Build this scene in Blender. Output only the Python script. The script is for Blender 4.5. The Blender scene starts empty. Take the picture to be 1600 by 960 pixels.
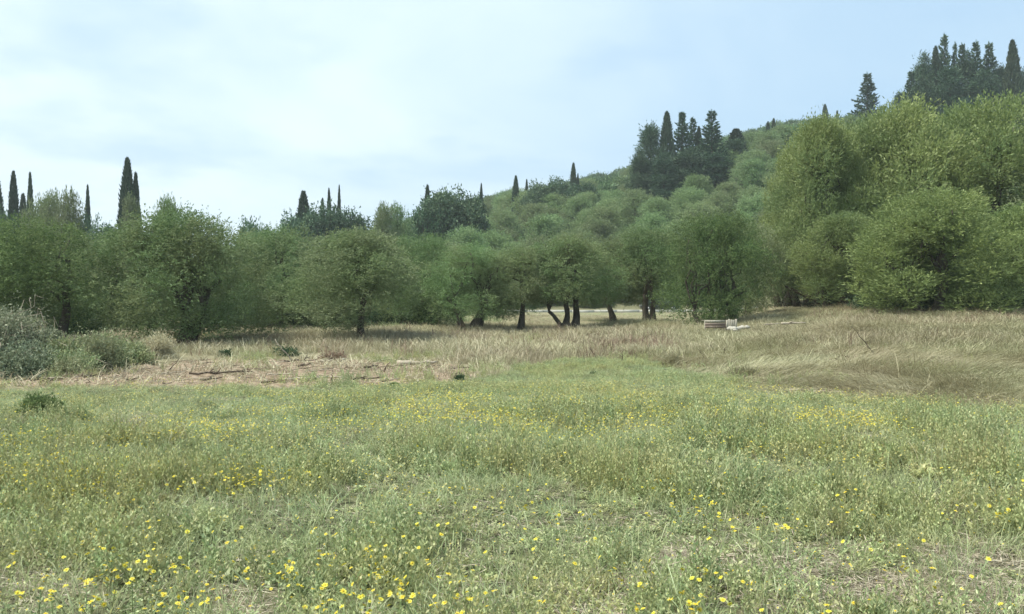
import bpy, math, random
import numpy as np
from mathutils import Vector

random.seed(7)
RNG = np.random.default_rng(7)
R = math.radians
sc = bpy.context.scene
COL = sc.collection

# ------------------------------------------------------------------ camera
F = 1330.0                      # focal length of the photograph in its own pixels (1600 wide)
CAM_Z = 1.7
cd = bpy.data.cameras.new("camera")
cam = bpy.data.objects.new("camera", cd)
COL.objects.link(cam)
cd.sensor_width = 36.0
cd.lens = 36.0 * F / 1600.0
cd.clip_start = 0.05
cd.clip_end = 6000
cam.location = (0, 0, CAM_Z)
cam.rotation_euler = (R(90), 0, 0)
sc.camera = cam

# ------------------------------------------------------------------ light, sky, exposure
SUN_EL, SUN_AZ = R(60), R(-100)          # azimuth measured from +Y towards +X
sd = bpy.data.lights.new("sun", 'SUN')
sd.energy = 2.6
sd.angle = R(14)
sd.color = (1.0, 0.96, 0.88)
sun = bpy.data.objects.new("sun", sd)
COL.objects.link(sun)
sdir = Vector((math.sin(SUN_AZ) * math.cos(SUN_EL), math.cos(SUN_AZ) * math.cos(SUN_EL), math.sin(SUN_EL)))
sun.rotation_euler = sdir.to_track_quat('Z', 'Y').to_euler()

world = bpy.data.worlds.new("World")
sc.world = world
world.use_nodes = True


def build_sky():
    nt = world.node_tree
    nt.nodes.clear()
    N = nt.nodes.new
    L = nt.links.new
    out = N('ShaderNodeOutputWorld')
    bg = N('ShaderNodeBackground')
    sky = N('ShaderNodeTexSky')
    sky.sky_type = 'NISHITA'
    sky.sun_disc = False
    sky.sun_elevation = SUN_EL
    sky.sun_rotation = SUN_AZ
    sky.air_density = 1.0
    sky.dust_density = 1.5
    tc = N('ShaderNodeTexCoord')
    sep = N('ShaderNodeSeparateXYZ')
    L(tc.outputs['Generated'], sep.inputs[0])
    # cloud layer: direction projected on a plane overhead
    zz = N('ShaderNodeMath'); zz.operation = 'MAXIMUM'; zz.inputs[1].default_value = 0.0
    L(sep.outputs['Z'], zz.inputs[0])
    za = N('ShaderNodeMath'); za.operation = 'ADD'; za.inputs[1].default_value = 0.16
    L(zz.outputs[0], za.inputs[0])
    dx = N('ShaderNodeMath'); dx.operation = 'DIVIDE'
    dy = N('ShaderNodeMath'); dy.operation = 'DIVIDE'
    L(sep.outputs['X'], dx.inputs[0]); L(za.outputs[0], dx.inputs[1])
    L(sep.outputs['Y'], dy.inputs[0]); L(za.outputs[0], dy.inputs[1])
    cmb = N('ShaderNodeCombineXYZ')
    L(dx.outputs[0], cmb.inputs[0]); L(dy.outputs[0], cmb.inputs[1])
    n1 = N('ShaderNodeTexNoise')
    n1.inputs['Scale'].default_value = 0.75
    n1.inputs['Detail'].default_value = 7
    n1.inputs['Roughness'].default_value = 0.52
    n1.inputs['Distortion'].default_value = 0.5
    L(cmb.outputs[0], n1.inputs['Vector'])
    # thicker cloud towards -X (the brighter side of the photograph)
    side = N('ShaderNodeMath'); side.operation = 'MULTIPLY_ADD'
    side.inputs[1].default_value = -0.42; side.inputs[2].default_value = 0.02
    L(sep.outputs['X'], side.inputs[0])
    ad = N('ShaderNodeMath'); ad.operation = 'ADD'
    L(n1.outputs['Fac'], ad.inputs[0]); L(side.outputs[0], ad.inputs[1])
    rp = N('ShaderNodeMapRange')
    rp.interpolation_type = 'SMOOTHSTEP'
    rp.inputs['From Min'].default_value = 0.30
    rp.inputs['From Max'].default_value = 0.78
    rp.inputs['To Min'].default_value = 0.15
    rp.inputs['To Max'].default_value = 1.0
    L(ad.outputs[0], rp.inputs['Value'])
    # cloud colour: white with faint bluish grey undersides
    n2 = N('ShaderNodeTexNoise')
    n2.inputs['Scale'].default_value = 1.3
    n2.inputs['Detail'].default_value = 4
    L(cmb.outputs[0], n2.inputs['Vector'])
    rp2 = N('ShaderNodeMapRange')
    rp2.interpolation_type = 'SMOOTHSTEP'
    rp2.inputs['From Min'].default_value = 0.50
    rp2.inputs['From Max'].default_value = 0.68
    L(n2.outputs['Fac'], rp2.inputs['Value'])
    cc = N('ShaderNodeMix'); cc.data_type = 'RGBA'
    cc.inputs[6].default_value = (0.82, 0.97, 1.05, 1)
    cc.inputs[7].default_value = (0.62, 0.80, 0.98, 1)
    L(rp2.outputs[0], cc.inputs[0])
    # clear part: physical sky at 0.1 lifted by thin high haze
    sk = N('ShaderNodeVectorMath'); sk.operation = 'SCALE'; sk.inputs[3].default_value = 0.10
    L(sky.outputs[0], sk.inputs[0])
    hz = N('ShaderNodeMix'); hz.data_type = 'RGBA'; hz.inputs[0].default_value = 0.74
    hz.inputs[7].default_value = (0.51, 0.76, 1.0, 1)
    L(sk.outputs[0], hz.inputs[6])
    mx = N('ShaderNodeMix'); mx.data_type = 'RGBA'
    L(rp.outputs[0], mx.inputs[0]); L(hz.outputs[2], mx.inputs[6]); L(cc.outputs[2], mx.inputs[7])
    L(mx.outputs[2], bg.inputs['Color'])
    bg.inputs['Strength'].default_value = 0.44
    L(bg.outputs[0], out.inputs[0])


build_sky()
sc.view_settings.view_transform = 'Standard'
sc.view_settings.look = 'None'
sc.view_settings.exposure = 1.35
sc.view_settings.gamma = 1.0
sc.view_settings.use_curve_mapping = False
sc.cycles.max_bounces = 6
sc.cycles.diffuse_bounces = 3
sc.cycles.transmission_bounces = 4


# ------------------------------------------------------------------ numpy helpers
def vnoise(x, y, seed=0):
    x = np.asarray(x, float); y = np.asarray(y, float)
    xi = np.floor(x).astype(np.int64); yi = np.floor(y).astype(np.int64)
    fx = x - xi; fy = y - yi
    fx = fx * fx * (3 - 2 * fx); fy = fy * fy * (3 - 2 * fy)

    def h(a, b):
        v = (a * 374761393 + b * 668265263 + seed * 1442695041) & 0xffffffff
        v = ((v ^ (v >> 13)) * 1274126177) & 0xffffffff
        return ((v ^ (v >> 16)) & 0xffff) / 65535.0
    return (h(xi, yi) * (1 - fx) + h(xi + 1, yi) * fx) * (1 - fy) + (h(xi, yi + 1) * (1 - fx) + h(xi + 1, yi + 1) * fx) * fy


def fbm(x, y, seed=0, octs=4):
    s = 0; a = 0.5; t = 0
    for o in range(octs):
        s = s + a * vnoise(x * 2 ** o, y * 2 ** o, seed + o * 17); t += a; a *= 0.5
    return s / t


def sstep(a, b, x):
    t = np.clip((x - a) / (b - a), 0, 1)
    return t * t * (3 - 2 * t)


def unit(v):
    return v / np.maximum(np.linalg.norm(v, axis=-1, keepdims=True), 1e-9)


def rdir(rng, n):
    return unit(rng.normal(size=(n, 3)))


# ------------------------------------------------------------------ terrain
PXC = np.array([-600, 0, 300, 600, 800, 930, 1060, 1150, 1220, 1350, 1600, 2300], float)
HT = {
    19: [0, 0, 0, 0, 0, 0, 0, 0, 0.02, 0.05, 0.05, 0.05],
    27: [0, 0, 0, 0, 0, 0, 0, 0.05, 0.12, 0.32, 0.35, 0.35],
    35: [0, 0, 0, 0.02, 0.05, 0.1, 0.12, 0.2, 0.35, 0.75, 0.8, 0.8],
    44: [.5, .5, .5, .5, .53, .53, .53, .65, 0.9, 1.35, 1.4, 1.4],
    52: [.8, .8, .8, .8, .8, .8, .82, .95, 1.4, 1.95, 1.95, 1.9],
    62: [1.0, 1.0, 1.0, 1.0, 1.0, 1.0, 1.0, 1.2, 2.1, 2.5, 2.5, 2.5],
    78: [1.0, 1.0, 1.0, 1.0, 1.0, 1.0, 1.0, 1.15, 1.7, 2.9, 3.0, 3.0],
    91: [1.12, 1.12, 1.12, 1.12, 1.12, 1.12, 1.12, 1.25, 1.6, 3.0, 3.8, 3.8],
    98: [1.15, 1.15, 1.15, 1.15, 1.15, 1.15, 1.15, 1.28, 1.65, 3.2, 4.0, 4.0],
    112: [2.5, 2.5, 2.5, 3.7, 4.2, 4.7, 5.2, 6, 7.5, 10, 11, 11],
    130: [4, 4, 4, 7, 9, 10, 11.5, 13, 16, 20, 23, 24],
    170: [8, 8, 8, 13, 17, 20, 26, 29, 31, 35, 38, 38],
    230: [10, 10, 10, 18, 27, 31, 37, 41, 44, 48, 50, 50],
    350: [10, 10, 12, 24, 38, 51, 60, 67, 72, 74, 76, 76],
    520: [8, 8, 10, 20, 32, 42, 50, 54, 56, 58, 60, 60],
    1000: [4, 4, 5, 8, 14, 20, 24, 26, 28, 30, 30, 30],
    3000: [0] * 12,
}
DS = np.array([5] + sorted(HT), float)
HM = np.array([[0] * 12] + [HT[k] for k in sorted(HT)], float)


def ground(x, y):
    x = np.asarray(x, float); y = np.asarray(y, float)
    yc = np.clip(y, 5, 2999)
    px = 800 + F * x / np.maximum(yc, 6)
    i = np.clip(np.searchsorted(DS, yc, side='right') - 1, 0, len(DS) - 2)
    t = (yc - DS[i]) / (DS[i + 1] - DS[i])
    pc = np.clip(px, PXC[0], PXC[-1] - 1e-6)
    j = np.clip(np.searchsorted(PXC, pc, side='right') - 1, 0, len(PXC) - 2)
    s = (pc - PXC[j]) / (PXC[j + 1] - PXC[j])
    s = s * s * (3 - 2 * s) * 0.4 + s * 0.6
    h = (HM[i, j] * (1 - s) + HM[i, j + 1] * s) * (1 - t) + (HM[i + 1, j] * (1 - s) + HM[i + 1, j + 1] * s) * t
    road = np.exp(-((yc - 94.5) / 5.0) ** 2)
    h = h + (fbm(x * 0.35, y * 0.35, 3, 3) - 0.5) * 0.16 * (1 - road) * sstep(0, 8, y + 4)
    h = h + (fbm(x * 1.3, y * 1.3, 5, 2) - 0.5) * 0.07 * (1 - road)
    far = sstep(110, 200, y)
    h = h + (fbm(x * 0.03, y * 0.03, 9, 3) - 0.5) * 3.0 * far
    return h


def gz(x, y):
    return float(ground(np.array([x]), np.array([y]))[0])


def at(px, D):
    """world position on the ground, D metres ahead of the camera, in the direction of column px"""
    x = (px - 800) / F * D
    return x, D, gz(x, D)


def zrow(row, D):
    return CAM_Z - (row - 480) / F * D


def meadow_edge(x, y):
    px = 800 + F * x / np.maximum(y, 3)
    e = np.interp(px, [-600, 0, 100, 400, 700, 780, 860, 1000, 1090, 1200, 1400, 1600, 2300],
                  [17.2, 17.2, 17.5, 17.6, 18.6, 21.5, 26, 26.5, 22, 16.6, 14.6, 13.6, 12.5])
    return e + (fbm(x * 0.5, y * 0.25, 21, 3) - 0.5) * 2.2


def soil_far(x, y):
    px = 800 + F * x / np.maximum(y, 3)
    e = np.interp(px, [-600, 0, 70, 130, 220, 300, 420, 560, 690, 760, 850, 2300],
                  [19.5, 19.6, 19.8, 21.5, 24.5, 27.5, 27.5, 27, 25.5, 22, 10, 10])
    return e + (fbm(x * 0.6, y * 0.4, 31, 3) - 0.5) * 3.0


def zones(x, y):
    """meadow, bare soil, dry grass weights"""
    me = meadow_edge(x, y)
    m = 1 - sstep(-.9, .9, y - me)
    so = (1 - m) * (1 - sstep(-0.8, 0.8, y - soil_far(x, y)))
    dry = 1 - m - so
    return m, so, np.clip(dry, 0, 1)


# bare / littered patches in the near meadow (px, py, half width px, half height px)
PATCH = [(950, 948, 75, 16), (1250, 945, 75, 22), (1090, 858, 90, 10), (1440, 905, 90, 24), (1530, 870, 110, 18),
         (375, 925, 45, 20), (60, 905, 70, 16), (1340, 935, 60, 18), (715, 905, 35, 14), (1560, 955, 60, 20),
         (1000, 905, 70, 16), (1160, 885, 170, 15), (1340, 918, 150, 18), (1500, 925, 120, 26), (1290, 862, 60, 8), (180, 655, 50, 7), (15, 662, 20, 8), (790, 945, 60, 12)]


def patchiness(x, y):
    px = 800 + F * x / np.maximum(y, 1.0)
    py = 480 + F * (CAM_Z - 0.02) / np.maximum(y, 1.0)
    w = np.zeros_like(px)
    for a, b, c, d in PATCH:
        r2 = ((px - a) / c) ** 2 + ((py - b) / d) ** 2
        w = np.maximum(w, np.exp(-r2 * 0.9))
    return np.clip(w * (0.7 + 1.1 * fbm(x * 2.5, y * 2.5, 41, 3)), 0, 1)


# ------------------------------------------------------------------ mesh helpers
def mesh_np(name, verts, quads=None, tris=None):
    me = bpy.data.meshes.new(name)
    verts = np.asarray(verts, np.float32)
    nq = 0 if quads is None else len(quads)
    nt = 0 if tris is None else len(tris)
    me.vertices.add(len(verts))
    me.vertices.foreach_set('co', verts.ravel())
    loops = []
    if nq: loops.append(np.asarray(quads, np.int32).ravel())
    if nt: loops.append(np.asarray(tris, np.int32).ravel())
    lp = np.concatenate(loops)
    me.loops.add(len(lp))
    me.loops.foreach_set('vertex_index', lp)
    me.polygons.add(nq + nt)
    st = np.concatenate([np.arange(nq) * 4, nq * 4 + np.arange(nt) * 3]).astype(np.int32)
    me.polygons.foreach_set('loop_start', st)
    me.update(calc_edges=True)
    return me


class MB:
    def __init__(s):
        s.v = []; s.q = []; s.t = []; s.n = 0

    def add(s, v, q=None, t=None):
        v = np.asarray(v, float)
        s.v.append(v)
        if q is not None and len(q): s.q.append(np.asarray(q) + s.n)
        if t is not None and len(t): s.t.append(np.asarray(t) + s.n)
        s.n += len(v)

    def leaves(s, P, Dr, Ln, W, rng, flat=0.0):
        n = len(P)
        Dr = unit(Dr)
        rr = rdir(rng, n)
        if flat: rr = unit(rr * (1 - flat) + np.array([0, 0, 1.0]) * flat)
        S = unit(np.cross(Dr, rr))
        L_ = np.asarray(Ln)[:, None]; W_ = np.asarray(W)[:, None]
        v = np.stack([P, P + Dr * L_ * 0.45 + S * W_ * 0.5, P + Dr * L_, P + Dr * L_ * 0.45 - S * W_ * 0.5], 1).reshape(-1, 3)
        s.add(v, np.arange(n * 4).reshape(n, 4))

    def tube(s, pts, rad, k=7, rng=None, rough=0.0, cap=True):
        pts = np.asarray(pts, float); m = len(pts)
        rad = np.broadcast_to(np.asarray(rad, float), (m,))
        tang = unit(np.gradient(pts, axis=0))
        a = np.cross(tang, np.array([0.31, 0.95, 0.07])); a = unit(a)
        b = np.cross(tang, a)
        th = np.linspace(0, 2 * math.pi, k, endpoint=False)
        rr = np.ones((m, k))
        if rng is not None and rough: rr = 1 + rng.normal(size=(m, k)) * rough
        v = pts[:, None, :] + (a[:, None, :] * np.cos(th)[None, :, None] + b[:, None, :] * np.sin(th)[None, :, None]) * (rad[:, None] * rr)[:, :, None]
        v = v.reshape(-1, 3)
        i = np.arange(m - 1)[:, None] * k; j = np.arange(k)[None, :]; j2 = (j + 1) % k
        q = np.stack([i + j, i + j2, i + k + j2, i + k + j], -1).reshape(-1, 4)
        t = None
        if cap:
            v = np.vstack([v, pts[0], pts[-1]])
            n0 = m * k
            t = [(n0, (x + 1) % k, x) for x in range(k)] + [(n0 + 1, (m - 1) * k + x, (m - 1) * k + (x + 1) % k) for x in range(k)]
        s.add(v, q, t)

    def box(s, c, size, rz=0.0, rx=0.0, jit=0.0, rng=None):
        x, y, z = [d / 2 for d in size]
        v = np.array([[-x, -y, -z], [x, -y, -z], [x, y, -z], [-x, y, -z], [-x, -y, z], [x, -y, z], [x, y, z], [-x, y, z]])
        if jit and rng is not None: v = v + rng.normal(size=v.shape) * jit
        cx, sx = math.cos(rx), math.sin(rx)
        v = v @ np.array([[1, 0, 0], [0, cx, sx], [0, -sx, cx]])
        cz, sz = math.cos(rz), math.sin(rz)
        v = v @ np.array([[cz, sz, 0], [-sz, cz, 0], [0, 0, 1]])
        s.add(v + np.array(c), [(0, 3, 2, 1), (4, 5, 6, 7), (0, 1, 5, 4), (1, 2, 6, 5), (2, 3, 7, 6), (3, 0, 4, 7)])

    def mesh(s, name, mat=None, smooth=False):
        me = mesh_np(name, np.vstack(s.v), np.vstack(s.q) if s.q else None, np.vstack(s.t) if s.t else None)
        if mat: me.materials.append(mat)
        if smooth: me.shade_smooth()
        return me


def link(name, me, parent=None, loc=(0, 0, 0), rz=0.0, scale=(1, 1, 1)):
    o = bpy.data.objects.new(name, me)
    COL.objects.link(o)
    o.location = loc
    o.rotation_euler = (0, 0, rz)
    o.scale = scale
    if parent: o.parent = parent
    return o


def tag(o, label=None, cat=None, group=None, kind=None):
    if label: o['label'] = label
    if cat: o['category'] = cat
    if group: o['group'] = group
    if kind: o['kind'] = kind
    return o


def thing(name, label, cat, loc, rz=0.0, group=None, scale=(1, 1, 1)):
    o = link(name, None, None, loc, rz, scale)
    o.empty_display_size = 0.3
    return tag(o, label, cat, group)


# ------------------------------------------------------------------ materials
def new_mat(name):
    m = bpy.data.materials.new(name)
    m.use_nodes = True
    nt = m.node_tree
    nt.nodes.clear()
    return m, nt, nt.nodes.new, nt.links.new


def ramp(nt, cols, pos=None):
    r = nt.nodes.new('ShaderNodeValToRGB')
    e = r.color_ramp.elements
    n = len(cols)
    pos = pos or [i / (n - 1) for i in range(n)]
    while len(e) < n: e.new(0.5)
    for i in range(n):
        e[i].position = pos[i]
        e[i].color = (*cols[i], 1)
    return r


def leaf_mat(name, cols, trans=0.25, rough=0.55, big=0.35, bigcol=None, objvar=0.22, spec=0.25, patch_scale=0.5, huevar=0.02):
    """cols: shades spread over the single leaves; bigcol: shade that takes over in patches of the plant"""
    m, nt, N, L = new_mat(name)
    out = N('ShaderNodeOutputMaterial')
    geo = N('ShaderNodeNewGeometry')
    rp = ramp(nt, cols)
    L(geo.outputs['Random Per Island'], rp.inputs[0])
    col = rp.outputs[0]
    if bigcol:
        no = N('ShaderNodeTexNoise'); no.inputs['Scale'].default_value = patch_scale; no.inputs['Detail'].default_value = 3
        L(geo.outputs['Position'], no.inputs['Vector'])
        mr = N('ShaderNodeMapRange'); mr.inputs['From Min'].default_value = 0.42; mr.inputs['From Max'].default_value = 0.62
        mr.inputs['To Max'].default_value = big
        L(no.outputs['Fac'], mr.inputs['Value'])
        mx = N('ShaderNodeMix'); mx.data_type = 'RGBA'; mx.inputs[7].default_value = (*bigcol, 1)
        L(mr.outputs[0], mx.inputs[0]); L(col, mx.inputs[6])
        col = mx.outputs[2]
    oi = N('ShaderNodeObjectInfo')
    hv = N('ShaderNodeHueSaturation')
    v = N('ShaderNodeMapRange'); v.inputs['To Min'].default_value = 1 - objvar; v.inputs['To Max'].default_value = 1 + objvar
    L(oi.outputs['Random'], v.inputs['Value']); L(v.outputs[0], hv.inputs['Value'])
    fr = N('ShaderNodeMath'); fr.operation = 'MULTIPLY'; fr.inputs[1].default_value = 7.13
    fr2 = N('ShaderNodeMath'); fr2.operation = 'FRACT'
    L(oi.outputs['Random'], fr.inputs[0]); L(fr.outputs[0], fr2.inputs[0])
    hh = N('ShaderNodeMapRange'); hh.inputs['To Min'].default_value = 0.5 - huevar; hh.inputs['To Max'].default_value = 0.5 + huevar
    L(fr2.outputs[0], hh.inputs['Value']); L(hh.outputs[0], hv.inputs['Hue'])
    L(col, hv.inputs['Color'])
    pb = N('ShaderNodeBsdfPrincipled')
    pb.inputs['Roughness'].default_value = rough
    pb.inputs['Specular IOR Level'].default_value = spec
    L(hv.outputs[0], pb.inputs['Base Color'])
    tr = N('ShaderNodeBsdfTranslucent')
    L(hv.outputs[0], tr.inputs['Color'])
    ms = N('ShaderNodeMixShader'); ms.inputs[0].default_value = trans
    L(pb.outputs[0], ms.inputs[1]); L(tr.outputs[0], ms.inputs[2])
    L(ms.outputs[0], out.inputs[0])
    return m


def noise_mat(name, cols, scale=6, rough=0.9, bump=0.3, detail=6, coord='Object', spec=0.2, stretch=(1, 1, 1), metal=0.0):
    m, nt, N, L = new_mat(name)
    out = N('ShaderNodeOutputMaterial')
    tc = N('ShaderNodeTexCoord'); mp = N('ShaderNodeMapping'); mp.inputs['Scale'].default_value = stretch
    L(tc.outputs[coord], mp.inputs[0])
    no = N('ShaderNodeTexNoise'); no.inputs['Scale'].default_value = scale; no.inputs['Detail'].default_value = detail
    no.inputs['Roughness'].default_value = 0.65
    L(mp.outputs[0], no.inputs['Vector'])
    rp = ramp(nt, cols, [0.3 + 0.4 * i / (len(cols) - 1) for i in range(len(cols))])
    L(no.outputs['Fac'], rp.inputs[0])
    pb = N('ShaderNodeBsdfPrincipled')
    pb.inputs['Roughness'].default_value = rough
    pb.inputs['Specular IOR Level'].default_value = spec
    pb.inputs['Metallic'].default_value = metal
    L(rp.outputs[0], pb.inputs['Base Color'])
    if bump:
        bu = N('ShaderNodeBump'); bu.inputs['Strength'].default_value = bump; bu.inputs['Distance'].default_value = 0.05
        L(no.outputs['Fac'], bu.inputs['Height']); L(bu.outputs[0], pb.inputs['Normal'])
    L(pb.outputs[0], out.inputs[0])
    return m


M = {}
M['olive'] = leaf_mat('olive_leaves', [(0.103, 0.173, 0.060), (0.139, 0.225, 0.084), (0.183, 0.275, 0.114), (0.247, 0.333, 0.168)], bigcol=(0.218, 0.238, 0.114), big=.6, patch_scale=.45, objvar=.12, spec=.1, trans=.36, huevar=.007)
M['olive_dark'] = leaf_mat('olive_leaves_dark', [(0.068, 0.113, 0.043), (0.099, 0.158, 0.054), (0.137, 0.202, 0.072), (0.184, 0.253, 0.096)], bigcol=(0.137, 0.165, 0.066), big=.5, patch_scale=.5, objvar=.1, spec=.1, trans=.36, huevar=.007)
M['olive_grey'] = leaf_mat('olive_leaves_grey', [(0.142, 0.179, 0.082), (0.179, 0.218, 0.108), (0.217, 0.258, 0.127), (0.284, 0.317, 0.177)], bigcol=(0.150, 0.226, 0.076), big=.5, patch_scale=.5, objvar=.12, spec=.1, trans=.36, huevar=.007)
M['olive_far'] = leaf_mat('olive_leaves_far', [(0.140, 0.224, 0.085), (0.198, 0.295, 0.119), (0.265, 0.368, 0.162)], bigcol=(0.237, 0.278, 0.135), big=.55, patch_scale=.12, objvar=.12, huevar=.012, trans=.36)
M['willow'] = leaf_mat('ash_leaves', [(0.172, 0.218, 0.070), (0.221, 0.277, 0.091), (0.271, 0.330, 0.120), (0.331, 0.378, 0.170)], bigcol=(0.148, 0.218, 0.085), big=.7, patch_scale=.3, objvar=.1, trans=.36, huevar=.007)
M['willow_front'] = leaf_mat('ash_leaves_front', [(0.168, 0.228, 0.074), (0.225, 0.294, 0.095), (0.280, 0.354, 0.122), (0.339, 0.406, 0.162)], bigcol=(0.142, 0.210, 0.074), big=.6, patch_scale=.5, objvar=.1, trans=.36, huevar=.007)
M['conifer'] = leaf_mat('conifer_needles', [(0.046, 0.086, 0.046), (0.066, 0.122, 0.063), (0.093, 0.157, 0.079)], trans=.08, bigcol=(0.066, 0.106, 0.053), big=.4, patch_scale=.3, objvar=.18)
M['cypress'] = leaf_mat('cypress_scales', [(0.040, 0.069, 0.038), (0.058, 0.092, 0.052), (0.075, 0.115, 0.063)], trans=.05, bigcol=(0.069, 0.092, 0.052), big=.5, patch_scale=.5, objvar=.2)
M['oak'] = leaf_mat('oak_leaves', [(0.053, 0.107, 0.053), (0.085, 0.145, 0.068), (0.115, 0.183, 0.092)], trans=.15, bigcol=(0.092, 0.153, 0.085), big=.4, patch_scale=.2, objvar=.2)
M['scrub'] = leaf_mat('scrub_leaves', [(0.084, 0.144, 0.058), (0.122, 0.191, 0.074), (0.167, 0.245, 0.097)], trans=.15, bigcol=(0.091, 0.136, 0.069), big=.6, patch_scale=.03, objvar=.2)
M['bramble'] = leaf_mat('bramble_leaves', [(0.139, 0.173, 0.098), (0.213, 0.256, 0.150), (0.312, 0.354, 0.225), (0.443, 0.477, 0.315)], bigcol=(0.179, 0.199, 0.128), big=.6, patch_scale=1.2, objvar=.1)
M['shrub'] = leaf_mat('shrub_leaves', [(0.158, 0.219, 0.088), (0.239, 0.303, 0.132), (0.340, 0.386, 0.185), (0.439, 0.437, 0.245)], bigcol=(0.298, 0.276, 0.177), big=.6, patch_scale=1.0, objvar=.1)
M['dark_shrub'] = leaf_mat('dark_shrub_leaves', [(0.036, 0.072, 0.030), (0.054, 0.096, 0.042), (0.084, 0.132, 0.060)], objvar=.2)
M['lush'] = leaf_mat('lush_leaves', [(.05, .12, .025), (.08, .17, .04), (.12, .22, .06)], objvar=.1)
M['weed'] = leaf_mat('weed_leaves', [(0.216, 0.261, 0.114), (0.301, 0.357, 0.163), (0.403, 0.453, 0.224), (0.546, 0.575, 0.326)], bigcol=(0.430, 0.425, 0.175), big=.6, patch_scale=.35, objvar=.25, trans=.3, huevar=.03)
M['grass'] = leaf_mat('meadow_grass_blades', [(0.223, 0.287, 0.123), (0.301, 0.366, 0.174), (0.392, 0.462, 0.231), (0.524, 0.570, 0.362)], bigcol=(0.406, 0.422, 0.231), big=.5, patch_scale=.5, objvar=.25, trans=.3)
M['dry'] = leaf_mat('dry_grass_blades', [(0.273, 0.251, 0.149), (0.376, 0.348, 0.213), (0.480, 0.459, 0.291), (0.610, 0.583, 0.389)], bigcol=(0.337, 0.285, 0.193), big=.8, patch_scale=.18, objvar=.22, trans=.2, huevar=.01)
M['khaki'] = leaf_mat('khaki_grass_blades', [(0.206, 0.211, 0.112), (0.297, 0.295, 0.163), (0.399, 0.387, 0.228), (0.539, 0.502, 0.324)], bigcol=(0.321, 0.275, 0.169), big=.7, patch_scale=.22, objvar=.2, trans=.2, huevar=.012)
M['litter'] = leaf_mat('dry_litter_blades', [(0.220, 0.187, 0.127), (0.308, 0.264, 0.187), (0.407, 0.352, 0.259), (0.506, 0.451, 0.341)], objvar=.2, trans=.1)
M['seed'] = leaf_mat('brown_seed_stalks', [(0.165, 0.118, 0.079), (0.240, 0.166, 0.114), (0.315, 0.222, 0.157)], objvar=.2, trans=.1)
M['bark'] = noise_mat('olive_bark', [(.035, .03, .022), (.08, .068, .05), (.15, .13, .10)], 5, stretch=(1, 1, .35), bump=.6)
M['deadwood'] = noise_mat('dead_wood', [(.10, .075, .05), (.20, .155, .105), (.33, .27, .19)], 9, bump=.4)
M['palewood'] = noise_mat('bleached_wood', [(.24, .20, .145), (.36, .31, .235), (.47, .42, .33)], 7, bump=.3)
M['darkwood'] = noise_mat('dark_branch_wood', [(.035, .028, .02), (.075, .058, .04), (.12, .095, .07)], 9, bump=.4)
M['board'] = noise_mat('weathered_board', [(.19, .175, .13), (.30, .28, .22), (.40, .375, .30)], 6, stretch=(3, 3, .6), bump=.3)
M['redboard'] = noise_mat('reddish_board', [(.13, .10, .08), (.20, .155, .125), (.27, .22, .18)], 6, stretch=(.6, 3, 3), bump=.3)
M['stone'] = noise_mat('pale_stone', [(.24, .225, .18), (.38, .36, .30), (.52, .50, .43)], 5, bump=.3)
M['tan_stone'] = noise_mat('tan_stone', [(.26, .21, .15), (.36, .30, .22), (.46, .39, .30)], 6, bump=.3)
M['kerb'] = noise_mat('pale_concrete', [(.30, .30, .26), (.42, .42, .37), (.52, .52, .46)], .8, bump=.1, coord='Object')
M['asphalt'] = noise_mat('worn_asphalt', [(.10, .10, .095), (.14, .14, .13), (.19, .185, .17)], .8, bump=.1)
M['petal'] = leaf_mat('yellow_petals', [(.64, .55, .04), (.70, .63, .07), (.74, .70, .14)], objvar=.12, trans=.25, huevar=.012)
M['disc'] = noise_mat('flower_disc', [(.50, .33, .02), (.62, .42, .03)], 60, bump=.2)
M['fade'] = leaf_mat('pale_flower_buds', [(.40, .46, .20), (.50, .54, .26), (.56, .58, .34)], objvar=.15, trans=.25)


def car_paint():
    m, nt, N, L = new_mat('dark_car_paint')
    out = N('ShaderNodeOutputMaterial'); pb = N('ShaderNodeBsdfPrincipled')
    no = N('ShaderNodeTexNoise'); no.inputs['Scale'].default_value = 3
    rp = ramp(nt, [(.025, .03, .03), (.045, .05, .05)])
    L(no.outputs['Fac'], rp.inputs[0]); L(rp.outputs[0], pb.inputs['Base Color'])
    pb.inputs['Roughness'].default_value = .3
    L(pb.outputs[0], out.inputs[0])
    return m


M['paint'] = car_paint()
M['rubber'] = noise_mat('tyre_rubber', [(.02, .02, .02), (.035, .035, .033)], 20, bump=.1)
M['rim'] = noise_mat('grey_rim', [(.22, .22, .22), (.32, .32, .32)], 8, rough=.4, bump=0, metal=.5)
M['glass'] = noise_mat('dark_car_glass', [(.03, .04, .04), (.05, .06, .06)], 1, rough=.08, bump=0, spec=.6)
M['lamp'] = noise_mat('car_lamp', [(.3, .3, .3), (.5, .5, .5)], 3, rough=.2, bump=0)


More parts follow.
